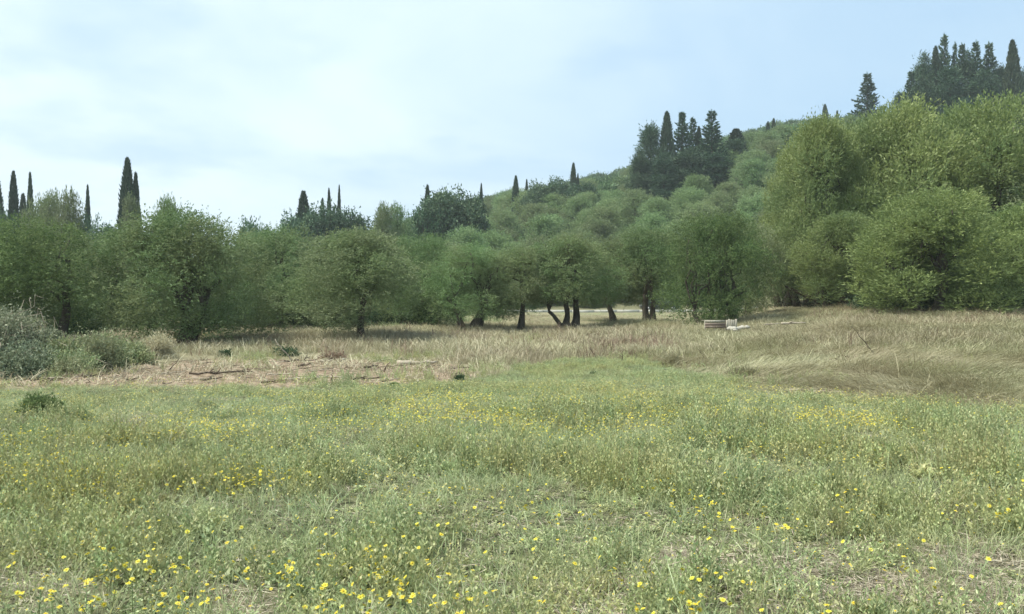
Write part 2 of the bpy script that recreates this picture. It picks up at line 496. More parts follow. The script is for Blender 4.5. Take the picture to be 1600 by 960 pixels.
def ground_mat():
    m, nt, N, L = new_mat('field_ground')
    out = N('ShaderNodeOutputMaterial'); pb = N('ShaderNodeBsdfPrincipled')
    pb.inputs['Roughness'].default_value = .95
    pb.inputs['Specular IOR Level'].default_value = .1
    geo = N('ShaderNodeNewGeometry')
    at_ = N('ShaderNodeAttribute'); at_.attribute_name = 'zone'
    sp = N('ShaderNodeSeparateColor'); L(at_.outputs['Color'], sp.inputs[0])

    def nz(scale, detail=6, st=(1, 1, 1)):
        mp = N('ShaderNodeMapping'); mp.inputs['Scale'].default_value = st
        L(geo.outputs['Position'], mp.inputs[0])
        n = N('ShaderNodeTexNoise'); n.inputs['Scale'].default_value = scale; n.inputs['Detail'].default_value = detail
        n.inputs['Roughness'].default_value = .7
        L(mp.outputs[0], n.inputs['Vector'])
        return n
    n_f = nz(9, 8)
    n_m = nz(1.2, 5)
    # meadow soil with moss and thatch
    r_me = ramp(nt, [(.03, .033, .017), (.065, .07, .035), (.15, .155, .08), (.22, .20, .13)], [.3, .45, .58, .72])
    L(n_f.outputs['Fac'], r_me.inputs[0])
    n_s = nz(3.2, 9, (1, 2.2, 1))
    r_so = ramp(nt, [(.08, .057, .036), (.20, .15, .10), (.32, .25, .175), (.43, .36, .27)], [.34, .45, .56, .70])
    L(n_s.outputs['Fac'], r_so.inputs[0])
    r_dr = ramp(nt, [(.12, .11, .06), (.22, .20, .12), (.32, .29, .19)], [.3, .5, .7])
    L(n_f.outputs['Fac'], r_dr.inputs[0])
    r_gr = ramp(nt, [(.045, .06, .025), (.075, .09, .04), (.11, .12, .06)], [.35, .5, .65])
    L(n_m.outputs['Fac'], r_gr.inputs[0])

    def mix(f, a, b):
        x = N('ShaderNodeMix'); x.data_type = 'RGBA'
        L(f, x.inputs[0]); L(a, x.inputs[6]); L(b, x.inputs[7])
        return x.outputs[2]
    c = mix(sp.outputs[0], r_gr.outputs[0], r_me.outputs[0])
    c = mix(sp.outputs[2], c, r_dr.outputs[0])
    c = mix(sp.outputs[1], c, r_so.outputs[0])
    L(c, pb.inputs['Base Color'])
    bu = N('ShaderNodeBump'); bu.inputs['Strength'].default_value = .8; bu.inputs['Distance'].default_value = .05
    L(n_s.outputs['Fac'], bu.inputs['Height']); L(bu.outputs[0], pb.inputs['Normal'])
    L(pb.outputs[0], out.inputs[0])
    return m


# ------------------------------------------------------------------ the ground
def build_ground():
    def axis(lo, hi, fine_lo, fine_hi, step, n):
        mid = np.arange(fine_lo, fine_hi, step)
        g = lambda a, b: a + (b - a) * (np.linspace(0, 1, n + 1)[1:] ** 2.6)
        return np.concatenate([g(fine_lo, lo)[::-1], mid, g(fine_hi, hi)])
    xs = axis(-2500, 2500, -20, 20, .16, 60)
    ys = axis(-300, 3000, 2.5, 32, .16, 90)
    # a few finer rows over the middle distance come from the power spacing above
    X, Y = np.meshgrid(xs, ys)
    Z = ground(X, Y)
    m, so, dr = zones(X, Y)
    # clods in the bare soil
    near = (Y < 40) & (Y > 10)
    Z = Z + np.where(near, so * (fbm(X * 2.2, Y * 3.5, 77, 3) - .5) * .22, 0)
    nx, ny = len(xs), len(ys)
    v = np.stack([X, Y, Z], -1).reshape(-1, 3)
    i = np.arange(ny - 1)[:, None] * nx; j = np.arange(nx - 1)[None, :]
    q = np.stack([i + j, i + j + 1, i + nx + j + 1, i + nx + j], -1).reshape(-1, 4)
    me = mesh_np('ground', v, q)
    dry = dr * (1 - sstep(90, 110, Y))
    pt = patchiness(X, Y) * m
    ca = me.color_attributes.new('zone', 'FLOAT_COLOR', 'POINT')
    ca.data.foreach_set('color', np.stack([m, np.clip(so + 0 * pt, 0, 1), np.clip(dry + pt * .9, 0, 1), np.ones_like(m)], -1).astype(np.float32).ravel())
    me.materials.append(ground_mat())
    me.shade_smooth()
    tag(link('ground', me), 'gently rising field ground under meadow and grove', kind='structure')

    # road with its pale kerb beyond the grove
    xs = np.linspace(-130, 62, 97)
    mb = MB()
    v = []
    for yy in (91.5, 97.2):
        for x in xs: v.append((x, yy, gz(x, yy) + .05))
    n = len(xs)
    mb.add(v, [(k, k + 1, n + k + 1, n + k) for k in range(n - 1)])
    tag(link('road', mb.mesh('road', M['asphalt'])), 'country road passing behind the olive trees', kind='structure')
    w = thing('low_wall', 'pale low concrete kerb wall edging the road behind the olive trunks', 'wall', (0, 0, 0))
    x = -128.0
    k0 = None
    while x < 34:
        z = (gz(x, 91.1) + gz(x + 2.4, 91.1)) / 2
        mb = MB(); mb.box((0, 0, 0), (2.38, .28, .34), jit=.01, rng=RNG)
        o = link('kerb_stone', mb.mesh('kerb_stone', M['kerb']) if k0 is None else k0, w, (x + 1.2, 91.1, z + .1 + random.uniform(-.02, .03)))
        k0 = o.data
        x += 2.4


build_ground()


# ------------------------------------------------------------------ tree building
def puffs(mb, rng, C, Rr, per, leaf, width, twig=.38, nl=9, up=.25, squash=.8, spread=.75, droop=0.0, inner=.55):
    """leafy clumps: twigs spread over each lobe, leaves along each twig"""
    k = len(C)
    n_tw = np.maximum((per * (Rr / Rr.mean()) ** 2).astype(int), 8)
    idx = np.repeat(np.arange(k), n_tw)
    n = len(idx)
    d = rdir(rng, n)
    rad = Rr[idx] * (inner + (1 - inner) * rng.random(n) ** .6)
    P = C[idx] + d * rad[:, None] * np.array([1, 1, squash])
    t = unit(d * 1.0 + np.array([0, 0, up]) + rng.normal(size=(n, 3)) * .35)
    t[:, 2] -= droop * rng.random(n)
    t = unit(t)
    tl = twig * (.5 + rng.random(n)) * np.where(rng.random(n) < .035, 1.7, 1)
    s = (np.arange(nl) + .5) / nl
    LP = (P[:, None, :] + t[:, None, :] * (tl[:, None] * s[None, :])[:, :, None]).reshape(-1, 3)
    LP += rng.normal(size=LP.shape) * leaf * .35
    LD = unit(np.repeat(t, nl, 0) + rng.normal(size=LP.shape) * spread)
    m = len(LP)
    mb.leaves(LP, LD, leaf * (.6 + .8 * rng.random(m)), width * (.6 + .8 * rng.random(m)), rng)


def lobes(rng, n, rx, ry, z0, z1, rl=(.22, .36), low=-.75, flatb=.9, lump=.12):
    """lobe centres over an egg-shaped crown"""
    d = rdir(rng, n * 3)
    d = d[d[:, 2] > low][:n]
    d = np.sign(d) * np.abs(d) ** .72
    d = d / np.linalg.norm(d, axis=1, keepdims=True) ** .45
    rz = (z1 - z0) / 2; c = np.array([0, 0, (z0 + z1) / 2])
    rr = rng.uniform(.45, .86, len(d)) ** .8
    rm = (rx + ry + rz) / 3
    Rr = rng.uniform(rl[0], rl[1], len(d)) * rm
    ex = np.array([rx, ry, rz])
    C = c + d * rr[:, None] * (ex - rm * np.mean(rl) * .9)
    C += rng.normal(size=C.shape) * rm * lump * .3
    C[:, 2] = np.maximum(C[:, 2], z0 + Rr * .45)
    return C, Rr


def dome(rng, n, rx, ry, z0, z1, rl=(.15, .29)):
    """lobe centres of a broad crown, widest low down, with an uneven outline"""
    h = rng.random(n) ** .92
    a = rng.random(n) * 6.283
    p = rng.random(5) * 6.283
    prof = np.sqrt(np.clip(1 - h ** 2.3, 0, 1)) * (.84 + .16 * np.sin(np.minimum(h * 2.2, 1.57)))
    A = 1 + .12 * np.sin(2 * a + p[0]) + .09 * np.sin(3 * a + p[1] + 3 * h) + .07 * np.sin(6 * a + p[2] + 5 * h)
    u = np.where(rng.random(n) < .72, rng.uniform(.74, 1.0, n), rng.uniform(.05, .7, n))
    rm = (rx + ry + (z1 - z0) / 2) / 3
    Rr = rng.uniform(rl[0], rl[1], n) * rm
    r = prof * A * u
    top = z1 * (1 + .05 * np.sin(2 * a + p[3]) * (1 - u) + .0 * a)
    C = np.stack([np.cos(a) * r * (rx - Rr * .8), np.sin(a) * r * (ry - Rr * .8), z0 + (top - z0) * h], 1)
    C[:, 2] = np.clip(C[:, 2], z0 + Rr * .3, z1 - Rr * rng.uniform(.5, 1.0, n))
    return C, Rr


def limb_pts(a, b, rng, wob=.12, n=6, sag=0.0):
    a = np.array(a, float); b = np.array(b, float)
    t = np.linspace(0, 1, n)[:, None]
    L_ = np.linalg.norm(b - a)
    p = a + (b - a) * t + rng.normal(size=(n, 3)) * wob * L_ * .35 * np.sin(t * math.pi)
    p[:, 2] += np.sin(t[:, 0] * math.pi) * sag
    return p


def make_trunk(rng, h, r, lean=(0, 0), fork=.5, flare=1.7, twist=.1):
    mb = MB()
    t = np.linspace(0, 1, 7)
    top = np.array([lean[0], lean[1], h])
    p = t[:, None] * top + np.stack([np.sin(t * 4 + rng.random() * 6) * twist * t, np.cos(t * 5 + rng.random() * 6) * twist * t, 0 * t], 1)
    p[0, 2] = -.25
    rad = r * (1 + (flare - 1) * np.exp(-t * 5)) * (1 - .25 * t)
    mb.tube(p, rad, 10, rng, .10)
    return mb, p[-1]


def tree(name, label, cat, pos, C, Rr, per, leaf, width, leafmat, trunks, seed, barkmat='bark', group=None, limbs_n=6, **kw):
    rng = np.random.default_rng(seed)
    root = thing(name, label, cat, pos, 0, group)
    mb = MB(); puffs(mb, rng, C, Rr, per, leaf, width, **kw)
    link('crown', mb.mesh('crown', M[leafmat]), root)
    for (ox, oy, h, r, lx, ly) in trunks:
        tm, top = make_trunk(rng, h, r, (lx, ly))
        tr = link('trunk', tm.mesh('trunk', M[barkmat], True), root, (ox, oy, 0))
        base = top + np.array([ox, oy, 0])
        dd = np.linalg.norm((C - base)[:, :2], axis=1)
        pick = np.argsort(dd + rng.random(len(C)) * 2.0)[:limbs_n]
        for k in pick:
            lb = MB()
            e = C[k]
            pts = limb_pts(top, e - np.array([ox, oy, 0]), rng, .18, 6, .15)
            lb.tube(pts, np.linspace(r * .5, .025, 6), 6, rng, .06)
            link('limb', lb.mesh('limb', M[barkmat], True), root, (ox, oy, 0))
    return root


# front olives: px, D, crown top row, crown bottom row, crown width px, trunks, label
FRONT = [
    (30, 33, 330, 505, 270, [(1.6, 0, 1.7, .2, .2, 0)], 'big olive tree with dark skirts behind the grey bramble thicket', 'olive_dark', 1.0),
    (288, 35.5, 326, 522, 285, [(0, 0, 1.5, .27, .1, 0), (.12, .25, 1.6, .2, .5, .1)], 'broadest olive tree, its crown hanging almost to the bare soil strip', 'olive', 1.0),
    (180, 43, 352, 515, 190, [(0, 0, 1.6, .2, -.2, 0)], 'olive tree tucked between the bramble-side olive and the broadest olive', 'olive_grey', .8),
    (432, 45, 352, 508, 190, [(0, 0, 1.5, .22, .2, 0)], 'olive tree set back between the broadest olive and the grey-brown olive', 'olive', .8),
    (560, 36.5, 352, 504, 245, [(.12, 0, 1.5, .16, 0, 0)], 'grey-brown olive tree with a single thin trunk in the pale grass', 'olive_grey', 1.0),
    (655, 47, 362, 508, 150, [(0, 0, 1.5, .2, .2, 0)], 'olive tree set back behind the thin single-trunked olive', 'olive', .8),
    (735, 43.5, 374, 488, 160, [(-.35, 0, 1.2, .16, -.5, 0), (.1, 0, 1.1, .2, .5, 0), (.45, .4, 1.3, .12, .3, 0)], 'many-stemmed olive tree forking right at the grass', 'olive', .9),
    (822, 44.5, 378, 474, 140, [(-.3, 0, 1.5, .15, .25, 0)], 'olive tree whose thin trunk sends one low limb sideways over the road gap', 'olive_grey', .8),
    (892, 45, 362, 471, 170, [(-.25, 0, 1.25, .17, .0, 0), (.22, .3, 1.35, .2, .15, 0), (-.35, 0, .95, .11, -.85, 0)], 'twin-trunked olive tree with a third stem leaning steeply out', 'olive', .9),
    (958, 53, 368, 470, 130, [(.05, 0, 1.6, .17, -.5, 0)], 'olive tree with a single short dark trunk leaning over the road gap', 'olive_grey', .8),
    (1012, 50.5, 352, 470, 150, [(-.05, 0, 1.7, .19, -.2, 0), (.32, 0, 1.8, .17, -.1, 0)], 'olive tree on two close upright trunks in front of the dark car', 'olive', .9),
    (1122, 43, 328, 496, 170, [(-.9, 0, 1.0, .13, -.3, 0), (-.35, .2, 1.0, .14, 0, 0), (.1, 0, 1.0, .15, .1, 0), (.85, 0, 1.3, .2, -.2, 0)], 'dark bushy olive tree reaching the ground behind the broken boards', 'olive_dark', 1.1),
    (1175, 52, 345, 480, 140, [(-.3, 0, 1.7, .18, .2, 0)], 'olive tree crowded between the dark bushy olive and the bank', 'olive_grey', .8),
    (1228, 60, 340, 462, 130, [(0, 0, 1.7, .17, -.2, 0)], 'small olive tree with short dark trunk on top of the grassy bank', 'olive', .8),
]


def near_crown(seed, kind):
    rng = np.random.default_rng(seed)
    mb = MB()
    if kind == 'olive':     # unit crown 3.3 m radius, 5 m high, standing on z = 0
        C, Rr = dome(rng, 84, 3.3, 3.2, 0, 5, (.15, .30))
        puffs(mb, rng, C, Rr, 82, .105, .037, twig=.36, nl=9, squash=.8, droop=.45, up=.3, spread=.7)
    else:                   # unit crown 4.2 m radius, 9 m high
        C, Rr = dome(rng, 62, 4.2, 4.0, 0, 9, (.17, .30))
        puffs(mb, rng, C, Rr, 115, .19, .060, twig=.6, nl=9, squash=.95, up=.9, spread=.42, inner=.68)
    return mb.mesh('crown', M['olive' if kind == 'olive' else 'willow']), C, Rr


NEAR_OLIVE = [near_crown(700 + k, 'olive') for k in range(6)]
NEAR_ASH = [near_crown(720 + k, 'ash') for k in range(4)]


def near_tree(name, label, pos, crown, unit_r, unit_h, rx, z0, z1, mat, trunks, seed, rz, limbs_n=6, group=None):
    rng = np.random.default_rng(seed)
    me, C, Rr = crown
    root = thing(name, label, 'tree', pos, 0, group)
    sx = rx / unit_r; sz = (z1 - z0) / unit_h
    co = link('crown', me, root, (0, 0, z0), rz, (sx, sx, sz))
    co.material_slots[0].link = 'OBJECT'; co.material_slots[0].material = M[mat]
    c, s_ = math.cos(rz), math.sin(rz)
    W = np.stack([(C[:, 0] * c - C[:, 1] * s_) * sx, (C[:, 0] * s_ + C[:, 1] * c) * sx, C[:, 2] * sz + z0], 1)
    for (ox, oy, h, r, lx, ly) in trunks:
        tm, top = make_trunk(rng, h, r, (lx, ly))
        link('trunk', tm.mesh('trunk', M['bark'], True), root, (ox, oy, 0))
        base = top + np.array([ox, oy, 0])
        dd = np.linalg.norm((W - base)[:, :2], axis=1) + np.where(W[:, 2] < top[2] + .3, 5, 0)
        for k in np.argsort(dd + rng.random(len(W)) * 2.2)[:limbs_n]:
            lb = MB()
            lb.tube(limb_pts(top, W[k] - np.array([ox, oy, 0]), rng, .2, 6, .15), np.linspace(r * .5, .025, 6), 6, rng, .06)
            link('limb', lb.mesh('limb', M['bark'], True), root, (ox, oy, 0))
    return root


def front_olives():
    for i, (px, D, top, bot, w, trunks, lab, mat, dens) in enumerate(FRONT):
        x, y, z = at(px, D)
        rx = w / F * D / 2 * 1.14
        z1 = zrow(top, D) - z - .38; z0 = max(zrow(bot, D) - z, .1)
        near_tree('olive_tree', lab, (x, y, z), NEAR_OLIVE[i % 6], 3.3, 5, rx, z0, z1, mat, trunks, 200 + i, i * 1.7, 5)


front_olives()


# leaning low limbs between the bank olive and the ash trees belong to the ash trees below
ASH = [
    # px, D, top row, bottom row, width px, material, label, twigs
    (1288, 52, 194, 440, 150, 'willow', 'tall yellow-green ash tree at the open edge of the big stand above the bank', 6200),
    (1415, 54, 172, 460, 215, 'willow', 'tallest yellow-green ash tree below the hilltop conifers', 6200),
    (1545, 54, 166, 470, 225, 'willow', 'yellow-green ash tree under the lone hilltop column cypress', 6200),
    (1700, 54, 164, 480, 200, 'willow', 'yellow-green ash tree cut off by the edge of the photo', 4200),
    (1315, 47, 330, 462, 130, 'willow', 'lower yellow-green ash tree with bright sprays over dark limbs', 2600),
    (1232, 57, 240, 440, 90, 'willow', 'slender ash tree forming the open flank of the big stand', 1800),
    (1362, 55, 190, 440, 150, 'willow', 'ash tree filling the gap between the two tallest crowns of the stand', 2600),
    (1500, 63, 186, 430, 130, 'willow', 'ash tree behind the round bright ash, deep in the stand', 2600),
    (1262, 55, 262, 452, 120, 'willow', 'broad lower ash tree under the slender one at the open flank', 2600),
    (1345, 52, 270, 462, 130, 'willow', 'ash tree filling the middle of the stand over the dark limbs', 2600),
    (1465, 40.5, 298, 486, 220, 'willow_front', 'round bright ash tree standing out in front of the tall stand', 5200),
    (1600, 43, 320, 488, 170, 'willow_front', 'deep green ash tree in front of the tall stand, half out of the photo', 3600),
    (1390, 49, 380, 480, 130, 'willow_front', 'shaded young ash tree in the dark foot of the stand', 1800),
]


def ashes():
    for i, (px, D, top, bot, w, mat, lab, tw) in enumerate(ASH):
        x, y, z = at(px, D)
        rx = w / F * D / 2 * 1.28
        z1 = zrow(top, D) - z - .45; z0 = max(zrow(bot, D) - z, .25)
        trunks = [(0, 0, z0 + 1.4, .24, .3, 0), (-.5, .4, z0 + 1.2, .18, -.7, .2)]
        near_tree('ash_tree', lab, (x, y, z), NEAR_ASH[i % 4], 4.2, 9, rx, z0, z1, mat, trunks, 400 + i, i * 2.3, 7)


ashes()


def place_low_limbs():
    """the dark twisted stem leaning out over the bank at the foot of the stand"""
    x, y, z = at(1288, 50)
    root = thing('leaning_tree', 'twisted dark tree leaning out over the bank under the ash crowns', 'tree', (x, y, z))
    rng = np.random.default_rng(5)
    mb = MB(); pts = np.array([(.6, 0, -.1), (.2, 0, .25), (-.4, 0, .45), (-1.0, .1, .8), (-1.7, .2, 1.1), (-2.2, .3, 1.35)])
    mb.tube(pts, [.28, .24, .19, .15, .1, .05], 8, rng, .12)
    link('trunk', mb.mesh('trunk', M['bark'], True), root)
    for a, b in (((-.4, 0, .45), (-.2, .2, 1.9)), ((-1.0, .1, .8), (-1.0, .3, 1.9)), ((.3, 0, .25), (.9, .2, 1.7))):
        l = MB(); l.tube(limb_pts(a, b, rng), np.linspace(.12, .03, 6), 6, rng, .08)
        link('limb', l.mesh('limb', M['bark'], True), root)
    C = np.array([(-1.9, .3, 1.75), (-.9, .3, 2.1), (0, .3, 2.2), (1, .3, 2.1)]); Rr = np.array([.5, .6, .7, .7])
    mb = MB(); puffs(mb, rng, C, Rr, 60, .16, .055, up=.6)
    link('crown', mb.mesh('crown', M['willow_front']), root)


place_low_limbs()


# ------------------------------------------------------------------ prototypes for repeated trees
def proto(kind, seed):
    rng = np.random.default_rng(seed)
    tr = MB()
    cr = MB()
    if kind == 'olive':          # about 5.4 m high, 6 m wide
        C, Rr = dome(rng, 60, 3.2, 3.1, .4, 5.5, (.17, .32))
        puffs(cr, rng, C, Rr, 30, .24, .085, nl=7, twig=.5, squash=.85)
        t, top = make_trunk(rng, 1.6, .22, (rng.normal() * .2, rng.normal() * .2))
        tr = t
        for k in rng.choice(len(C), 7, replace=False): tr.tube(limb_pts(top, C[k], rng), np.linspace(.1, .03, 6), 5)
    elif kind == 'scrub':
        C, Rr = lobes(rng, 16, 2.6, 2.6, .0, 4.2, (.28, .5), low=-.3)
        puffs(cr, rng, C, Rr, 24, .55, .26, nl=4, twig=.7, squash=.85)
    elif kind == 'oak':          # 8 m high, 9 m wide, open and dark
        C, Rr = lobes(rng, 50, 4.4, 4.0, 1.0, 8.0, (.15, .27), low=-.8, lump=.3)
        puffs(cr, rng, C, Rr, 34, .34, .17, nl=6, twig=.6, squash=.8, spread=1.0)
        t, top = make_trunk(rng, 2.4, .35, (.2, .1))
        tr = t
        for k in rng.choice(len(C), 12, replace=False): tr.tube(limb_pts(top, C[k], rng), np.linspace(.16, .03, 6), 5)
    elif kind == 'cypress':      # unit: 10 m high, 1 m radius
        n = 5200
        h = rng.random(n) ** .9
        a = rng.random(n) * 6.283
        prof = np.minimum(1, (h / .16 + .45)) * np.clip(1 - h, 0, 1) ** .62 * 1.12 + .015
        ph = a * 3 + h * 9
        prof = prof * (1 + .10 * np.sin(ph) + .13 * rng.normal(size=n))
        rr = prof * (.6 + .4 * rng.random(n) ** .5)
        P = np.stack([np.cos(a) * rr, np.sin(a) * rr, .5 + h * 9.3], 1)
        D_ = unit(np.stack([np.cos(a) * .35, np.sin(a) * .35, 1.0 + 0 * a], 1) + rng.normal(size=(n, 3)) * .22)
        cr.leaves(P, D_, (.4 + .4 * rng.random(n)) * (1 - .5 * h), (.14 + .1 * rng.random(n)) * (1 - .5 * h), rng)
        tr.tube([(0, 0, -.3), (0, 0, 1), (0, 0, 7)], [.16, .14, .03], 7)
    elif kind == 'fir':          # unit: 10 m high, 2.4 m radius, whorled branches turned up at their tips
        z = .6
        while z < 9.7:
            f = 1 - z / 10
            Rm = (2.5 * f ** 1.1 + .16) * rng.uniform(.8, 1.1)
            nb = 8 if f > .25 else 5
            a0 = rng.random() * 6.28
            for b in range(nb):
                if rng.random() < .10: continue
                a = a0 + b * 6.283 / nb + rng.normal() * .25
                Lb = Rm * rng.uniform(.6, 1.2)
                ns = int(12 + Lb * 26)
                s = rng.random(ns) ** .7
                rad = s * Lb
                zz = z + rad * -.05 + (s ** 3) * Lb * .35 + rng.normal(size=ns) * .05
                P = np.stack([np.cos(a) * rad, np.sin(a) * rad, zz], 1)
                w = (1 - s) * .16 * Lb + .04
                P[:, 0] += rng.normal(size=ns) * w * -np.sin(a); P[:, 1] += rng.normal(size=ns) * w * np.cos(a)
                D_ = unit(np.stack([np.cos(a) + 0 * s, np.sin(a) + 0 * s, s * .8], 1) + rng.normal(size=(ns, 3)) * .5)
                cr.leaves(P, D_, .22 + .26 * rng.random(ns), .10 + .07 * rng.random(ns), rng, .3)
            z += .30 + .38 * f
        cr.leaves(np.array([[0, 0, 9.4 + .1 * k] for k in range(6)]), np.array([[0, 0, 1.0]] * 6) + rng.normal(size=(6, 3)) * .15, np.full(6, .4), np.full(6, .1), rng)
        tr.tube([(0, 0, -.3), (0, 0, 4), (0, 0, 9.7)], [.2, .13, .03], 7)
    elif kind == 'broadfir':     # unit: 10 m high, 3 m radius, ragged round-shouldered conifer
        k = 60
        h = rng.random(k)
        rr = 2.4 * np.clip(1 - h ** 1.7, 0, 1) ** .75 * rng.uniform(.3, 1, k)
        a = rng.random(k) * 6.283
        C = np.stack([np.cos(a) * rr, np.sin(a) * rr, 1 + h * 8.2], 1)
        Rr = rng.uniform(.35, .75, k) * (1.15 - .5 * h)
        puffs(cr, rng, C, Rr, 42, .32, .10, nl=6, twig=.75, squash=.3, up=.75, spread=.4)
        tr.tube([(0, 0, -.3), (0, 0, 4), (0, 0, 9)], [.22, .15, .04], 7)
    matk = {'olive': 'olive_far', 'scrub': 'scrub', 'oak': 'oak', 'cypress': 'cypress', 'fir': 'conifer', 'broadfir': 'conifer'}[kind]
    c = cr.mesh(kind + '_crown', M[matk])
    t = tr.mesh(kind + '_trunk', M['bark'], True) if tr.n else None
    return c, t


PROTO = {'olive': [proto('olive', s) for s in (1, 2, 3, 4, 5)], 'oak': [proto('oak', s) for s in (11, 12, 13)],
         'cypress': [proto('cypress', s) for s in (21, 22, 23)], 'fir': [proto('fir', s) for s in (31, 32, 33, 34)],
         'broadfir': [proto('broadfir', s) for s in (41, 42)], 'scrub': [proto('scrub', s) for s in (51, 52, 53)]}
UNITH = {'olive': 5.5, 'oak': 8.2, 'cypress': 10.2, 'fir': 9.9, 'broadfir': 9.8, 'scrub': 4.4}
UNITW = {'olive': 6.4, 'oak': 9.4, 'cypress': 2.0, 'fir': 4.1, 'broadfir': 5.0, 'scrub': 5.6}


def put(kind, name, label, cat, px, D, top, wpx, base=None, group=None, var=None, leafmat=None):
    """one tree of a repeated kind at a real place, its height reaching image row `top` from the photo's viewpoint"""
    x, y, z = at(px, D)
    if base is not None: z = max(z, zrow(base, D)) if base < 900 else z
    h = zrow(top, D) - z
    w = wpx / F * D
    c, t = PROTO[kind][(var if var is not None else random.randrange(9)) % len(PROTO[kind])]
    s = h / UNITH[kind]; sw = w / UNITW[kind]
    root = thing(name, label, cat, (x, y, z), random.uniform(0, 6.28), group, (sw, sw, s))
    co = link('crown', c, root)
    if leafmat:
        co.material_slots[0].link = 'OBJECT'; co.material_slots[0].material = M[leafmat]
    if t: link('trunk', t, root)
    return root


# skyline cypresses: px, D, top row, width px, label
CYP = [
    (-4, 112, 276, 22, 'cypress at the very edge of the photo, first of the skyline row'),
    (21, 115, 264, 19, 'thick blunt column cypress, second in the skyline row'),
    (47, 118, 266, 12, 'needle-thin cypress spire rising from a bushy base'),
    (36, 120, 300, 18, 'short bushy cypress hugging the foot of the needle-thin spire'),
    (71, 116, 308, 12, 'stub of a cypress beside the pale feathery trees'),
    (137, 120, 286, 10, 'lone slim club-shaped cypress between feathery trees and twin cypresses'),
    (199, 108, 243, 27, 'tallest of the twin cypresses above the olive grove'),
    (212, 109, 266, 17, 'thinner and shorter of the twin cypresses above the olive grove'),
    (474, 135, 296, 26, 'lumpy cypress with a knobbly outline above the dark oaks'),
    (504, 145, 308, 10, 'short faint cypress tip between the lumpy cypress and two spires'),
    (514, 146, 292, 9, 'thin cypress spire, the thicker of two side by side'),
    (530, 148, 287, 7, 'very thin cypress spire at the end of the dark oaks'),
    (668, 140, 287, 14, 'cypress rising just before the ragged dark oak'),
    (752, 170, 285, 7, 'thin cypress spire just beyond the ragged dark oak'),
    (806, 175, 273, 12, 'small dark cypress at the start of the hillside scrub'),
    (823, 178, 279, 7, 'tiny cypress tip at the end of the round dark oaks'),
    (896, 185, 253, 12, 'sharp cypress spire above the round dark oaks'),
    (903, 186, 270, 6, 'wispy cypress tip beside the sharp spire'),
    (1042, 165, 172, 24, 'tallest column cypress inside the hillside conifer clump'),
    (1092, 168, 196, 14, 'thin cypress near the spiky end of the hillside conifer clump'),
    (1200, 200, 189, 10, 'dark thin cypress on the hillside, first of a close pair'),
    (1209, 198, 184, 10, 'dark thin cypress on the hillside, second of a close pair'),
    (1289, 240, 162, 12, 'blunt cypress standing alone on the hill crest'),
    (1308, 260, 172, 7, 'tiny cypress on the crest beyond the blunt one'),
    (1462, 172, 70, 19, 'column cypress inside the hilltop conifer clump'),
    (1582, 165, 60, 24, 'tall column cypress standing apart from the hilltop clump'),
    (1150, 172, 200, 34, 'broad dim cypress at the tail of the hillside conifer clump'),
]
for i, (px, D, top, w, lab) in enumerate(CYP):
    put('cypress', 'cypress_tree', lab, 'tree', px, D, top, w * 1.14, var=i, group='cypresses along the skyline')

FIRS = [
    ('broadfir', 1016, 166, 194, 56, 'ragged round-shouldered conifer at the open edge of the hillside clump'),
    ('broadfir', 1000, 163, 232, 40, 'lowest ragged conifer bulging from the hillside clump'),
    ('fir', 1066, 167, 176, 52, 'full spiky fir beside the tall column cypress'),
    ('fir', 1083, 170, 184, 40, 'thin-topped fir in the middle of the hillside clump'),
    ('fir', 1112, 165, 174, 62, 'open-branched fir with upturned tips in the hillside clump'),
    ('broadfir', 1078, 160, 232, 70, 'squat conifer filling the foot of the hillside clump'),
    ('broadfir', 1120, 160, 240, 60, 'squat conifer below the open-branched fir'),
    ('broadfir', 1038, 159, 240, 50, 'squat dark conifer below the tall column cypress'),
    ('broadfir', 1148, 168, 218, 55, 'dim rounded conifer trailing behind the hillside clump'),
    ('fir', 1355, 200, 115, 54, 'lone layered fir standing on the crest'),
    ('fir', 1424, 170, 112, 46, 'short fir leaning at the start of the hilltop clump'),
    ('broadfir', 1444, 172, 84, 44, 'ragged two-topped conifer near the start of the hilltop clump'),
    ('fir', 1475, 175, 56, 44, 'highest open fir of the hilltop clump with bare spiky top'),
    ('fir', 1492, 176, 68, 28, 'thin fir spire behind gaps of sky in the hilltop clump'),
    ('fir', 1503, 172, 70, 40, 'narrow full fir in the middle of the hilltop clump'),
    ('broadfir', 1512, 174, 80, 34, 'rounded conifer in the middle of the hilltop clump'),
    ('fir', 1525, 171, 66, 46, 'dark dense fir past the middle of the hilltop clump'),
    ('fir', 1545, 172, 68, 50, 'fir with a sharp leader at the end of the hilltop clump'),
    ('broadfir', 1562, 174, 103, 44, 'low bushy conifer between hilltop clump and column cypress'),
    ('broadfir', 1602, 172, 108, 40, 'low bushy conifer just past the column cypress'),
    ('broadfir', 1484, 168, 104, 60, 'squat conifer filling the foot of the hilltop clump'),
    ('broadfir', 1535, 168, 110, 60, 'squat conifer under the sharp-leadered fir'),
    ('broadfir', 1406, 182, 144, 34, 'low spreading conifer trailing off before the hilltop clump'),
    ('broadfir', 1440, 168, 118, 50, 'squat conifer under the two-topped one'),
]
for i, (k, px, D, top, w, lab) in enumerate(FIRS):
    put(k, 'conifer_tree', lab, 'tree', px, D, top, w, var=i, group='conifers in clumps on the hillside and hilltop')

